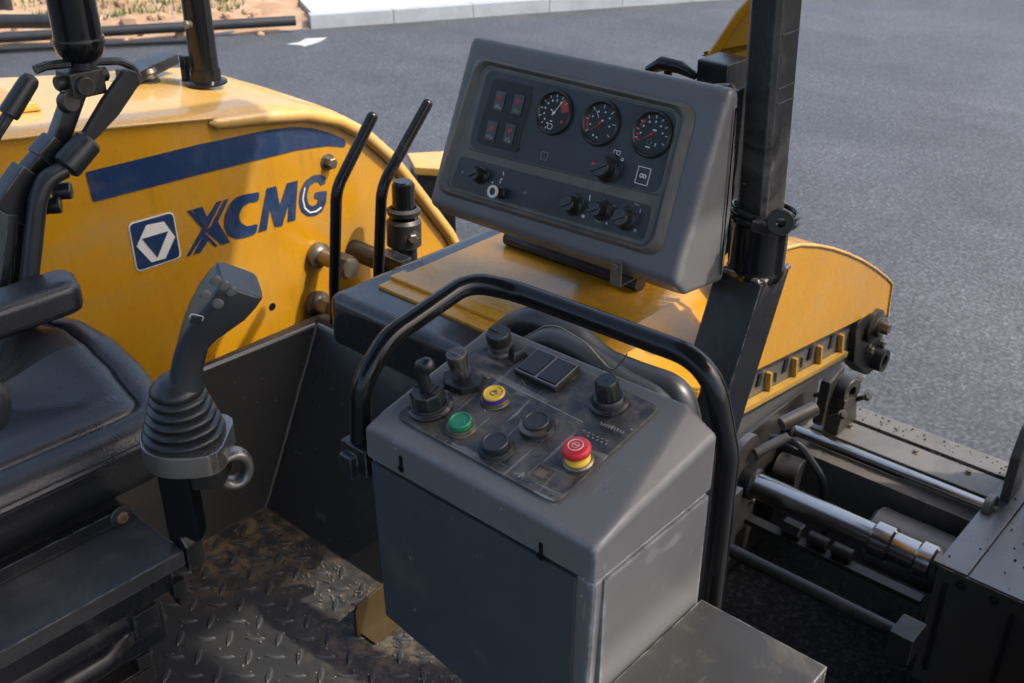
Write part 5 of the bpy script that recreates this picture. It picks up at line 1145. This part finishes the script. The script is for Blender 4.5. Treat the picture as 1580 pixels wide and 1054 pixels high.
# main beam
b0 = cz(1312, 628); b1 = cz(1556, 706)
BY1 = (b0.y + b1.y) / 2; BX0 = b0.x - .30; BX1 = -.70
y_g = cz(1420, 688).y; y_f = cz(1400, 707).y
BXL = b0.x
bm = nb(); box(bm, (BXL, y_g + .008, -.56), (BX1 + .02, BY1, -.5), .004); mk('beam_top', bm, M_beam, sd)
bm = nb(); box(bm, (BXL - .05, y_f - .03, -.565), (BX1 + .02, y_g - .006, -.505), .004); mk('beam_lip', bm, M_beam, sd)
bm = nb(); box(bm, (BXL - .25, y_f - .10, -.92), (BX1, BY1 - .01, -.57), .005); mk('beam_web', bm, M_beam, sd)
# bearing bracket on the beam under the sprocket
bb = cz(1304, 600, -.35)
bm = nb(); lathe(bm, [(.022, -.03), (.046, -.03), (.05, -.024), (.05, .024), (.046, .03), (.022, .03), (.022, -.03)], zframe(bb, V((1, -.15, 0))), 24); hull(bm, [bb + V((dx, dy, dz)) for dx in (-.028, .028) for (dy, dz) in ((-.045, -.02), (.045, -.02), (-.07, -.15), (.08, -.15))], .005); hull(bm, [bb + V((dx, dy, dz)) for dx in (-.06, -.02) for (dy, dz) in ((-.08, .05), (.02, .08), (-.10, -.12), (.04, -.12))], .01); mk('bearing_bracket', bm, M_darkst, sd)
for (x, y) in ((1290, 560), (1325, 585), (1300, 640), (1275, 605), (1338, 612)):
    bm = nb(); hexbolt(bm, zframe(cz(x, y, -.36) + V((.0, 0, -.0)), V((.6, -.5, .6))), .011, .010); cyl(bm, cz(x, y, -.36), cz(x, y, -.36) + V((-.06, .05, -.06)), .009); mk('bolt', bm, M_darkst, sd)
# motor body behind the tube
m0 = at(1350, 800, 'z', -.60)
bm = nb(); cyl(bm, (m0.x - .02, m0.y + .05, -.70), (BX1 + .02, m0.y + .05, -.70), .10, 32, .012); mk('motor_body', bm, M_beam, sd)
bm = nb(); cyl(bm, at(1200, 722, 'z', -.62), at(1236, 735, 'z', -.62), .06, 20); mk('bush', bm, M_darkst, sd)
bm = nb(); box(bm, (-2.4, 2.12, -.97), (x0 - .06, 3.25, -.40), .01); box(bm, (-1.75, 1.9, -.6), (x0 - .04, 2.5, -.30), .01); mk('core_body', bm, M_darkst, sd)
for (y, z) in ((TY - .075, -.44), (TY + .065, -.44), (TY - .075, -.62), (TY + .065, -.62)):
    bm = nb(); hexbolt(bm, zframe(V((fx + .025, y, z)), XF), .010, .010); mk('bolt', bm, M_zinc, sd)
for k, (x, y) in enumerate(((-1.22, y_g - .03), (-.98, y_g - .03), (-.80, y_g - .03))):
    bm = nb(); hexbolt(bm, zframe(V((x, y - .012, -.505)), Z), .009, .008); mk('bolt', bm, M_zinc, sd)
bm = nb()
for _ in range(420):
    q = random.random(); x = random.uniform(BXL, BX1)
    if q < .4: p = V((x, y_g + .004 + random.gauss(0, .006), -.505))
    elif q < .7: p = V((x, y_f - .032 + random.gauss(0, .006), -.52))
    elif q < .85: p = V((random.uniform(x1, .1), random.uniform(TY + .03, 3.28), -.497))
    else: p = V((x, random.uniform(y_g + .02, BY1 - .01), -.4995))
    rr_ = random.uniform(.0015, .0045); t = nb(); bmesh.ops.create_icosphere(t, subdivisions=1, radius=rr_)
    for v in t.verts: v.co *= random.uniform(.6, 1.3)
    add(bm, t, Matrix.Translation(p))
mk('asphalt_crumbs', bm, M_shade_asphalt, kind='stuff', ang=20)
def shose(pts, r_h):
    bm = nb(); sweep(bm, pts, r_h, 12, .12, n=7); mk('hose', bm, M_rub, sd)
#shose([at(x, y, 'y', 2.5) for x, y in ((1100, 700), (1150, 650), (1200, 640), (1232, 672), (1240, 730), (1200, 790))], .014)
shose([V((-1.34, 2.8, -.42)), V((-1.25, 2.82, -.40)), V((-1.15, 2.84, -.52)), V((-1.12, 2.86, -.75))], .013)
# extension end box
eb = thing('screed_end_box', 'big dark steel end box of the screed with worn top, cut by the right edge', 'screed box', (-.3, 3.0, GZ + .01))
bm = nb(); box(bm, (x1, TY + .02, -.96), (.35, 3.30, -.508), .004); mk('body', bm, mat('caked_dark_steel', (.085, .076, .066), .5, metal=.2, dust=(.10, .085, .07), dust_amt=.6, dust_scale=5, bump=.2, bscale=50, edge=.7, edge_col=(.3, .28, .25)), eb)
M_endtop = mat('worn_end_top', (.16, .155, .15), .36, metal=.6, dust=(.14, .12, .10), dust_amt=.4, dust_scale=8, scr=.45, bump=.15, bscale=45)
gx = x1 + .085
for k, xx in enumerate((x1 + .03, x1 + .22)):
    bm = nb(); box(bm, (xx, TY + .008, -.90), (xx + .012, TY + .0195, -.56), .002); mk('stiffener', bm, M_darkst, eb)
for xx in (x1 + .075, x1 + .17, x1 + .285):
    bm = nb(); hexbolt(bm, zframe(V((xx, TY + .0195, -.545)), V((0, -1, 0))), .011, .009); mk('bolt', bm, M_darkst, eb)
bm = nb(); Pw = [V((x1 - .002 + .006 * k, TY + .016 + random.uniform(-.001, .001), -.509)) for k in range(70)]; sweep(bm, Pw, [.0045 + random.uniform(-.001, .0015) for _ in Pw], 6); mk('weld_bead', bm, M_steel, eb)
bm = nb(); box(bm, (x1 - .004, TY + .014, -.5075), (gx, 3.30, -.497), .003); mk('edge_plate', bm, M_endtop, eb)
bm = nb(); box(bm, (gx + .004, TY + .014, -.5075), (.35, 3.30, -.499), .003); mk('top_plate', bm, M_endtop, eb)
ub = at(1562, 745, 'y', 3.13)
bm = nb(); plate(bm, fillet([V((ub.x - .015, 3.08, -.497)), V((ub.x - .015, 3.08, -.33)), V((ub.x - .015, 3.12, -.24)), V((ub.x - .015, 3.20, -.22)), V((ub.x - .015, 3.26, -.30)), V((ub.x - .015, 3.26, -.497))], .03, 4), (.03, 0, 0), .004); plate(bm, [V((ub.x + .07, 3.10, -.497)), V((ub.x + .07, 3.10, -.30)), V((ub.x + .07, 3.24, -.24)), V((ub.x + .07, 3.26, -.497))], (.02, 0, 0), .004); mk('upright', bm, M_beam, eb)
# added tower, unseen past the right edge, sized to shade the ground
tw = thing('shade_tower', 'unseen added cabinet standing before the end box beyond the right edge', 'blocker', (.05, 2.45, GZ + .05))
bm = nb(); box(bm, (-.20, 2.25, GZ + .05), (.5, 2.64, -.49), .01); box(bm, (-.20, 2.25, -.489), (.5, 3.50, 1.25), .01); mk('blocker', bm, M_satin, tw)
bm = nb(); box(bm, (-.22, 2.23, 1.251), (.52, 3.52, 1.29), .01); mk('lid', bm, M_satin, tw)

# ------------------------------------------------------------------ canopy over the deck (above the frame) and hidden bodywork
cp_ = thing('canopy', 'pale canopy roof over the operator deck, above the picture', 'roof', (-.6, .3, 2.44))
bm = nb(); box(bm, (-1.36, -2.6, 2.46), (.75, 1.76, 2.52), .01); mk('roof_panel', bm, M_canopy, cp_)
bm = nb(); box(bm, (-1.36, 1.765, 2.45), (.18, 2.45, 2.50), .01); mk('shade_panel', bm, M_canopy, cp_)  # added unseen panel, cut to shade the front cover and part of the hood
bm = nb(); box(bm, (-.72, 2.455, 2.45), (.20, 2.82, 2.50), .01); mk('shade_panel', bm, M_canopy, cp_)  # second unseen panel, added to keep sun off the yellow lid
bm = nb(); box(bm, (-2.9, 1.2, 2.44), (-1.0, 1.28, 2.459), .004); box(bm, (-2.3, .6, 2.44), (-1.0, .68, 2.459), .004); mk('roof_beam', bm, M_satin, cp_)
bd_ = thing('machine_body', 'dark machine chassis under the operator deck', 'chassis', (-1, 0, GZ + .2))
bm = nb(); box(bm, (-1.79, -1.15, GZ + .25), (.45, 1.12, -.015), .01); box(bm, (-2.45, 1.36, GZ + .25), (-1.2, 2.1, .04), .01); box(bm, (-2.49, -.8, -.3), (XW - .02, 1.3, -.02), .01); mk('chassis', bm, M_darkst, bd_)
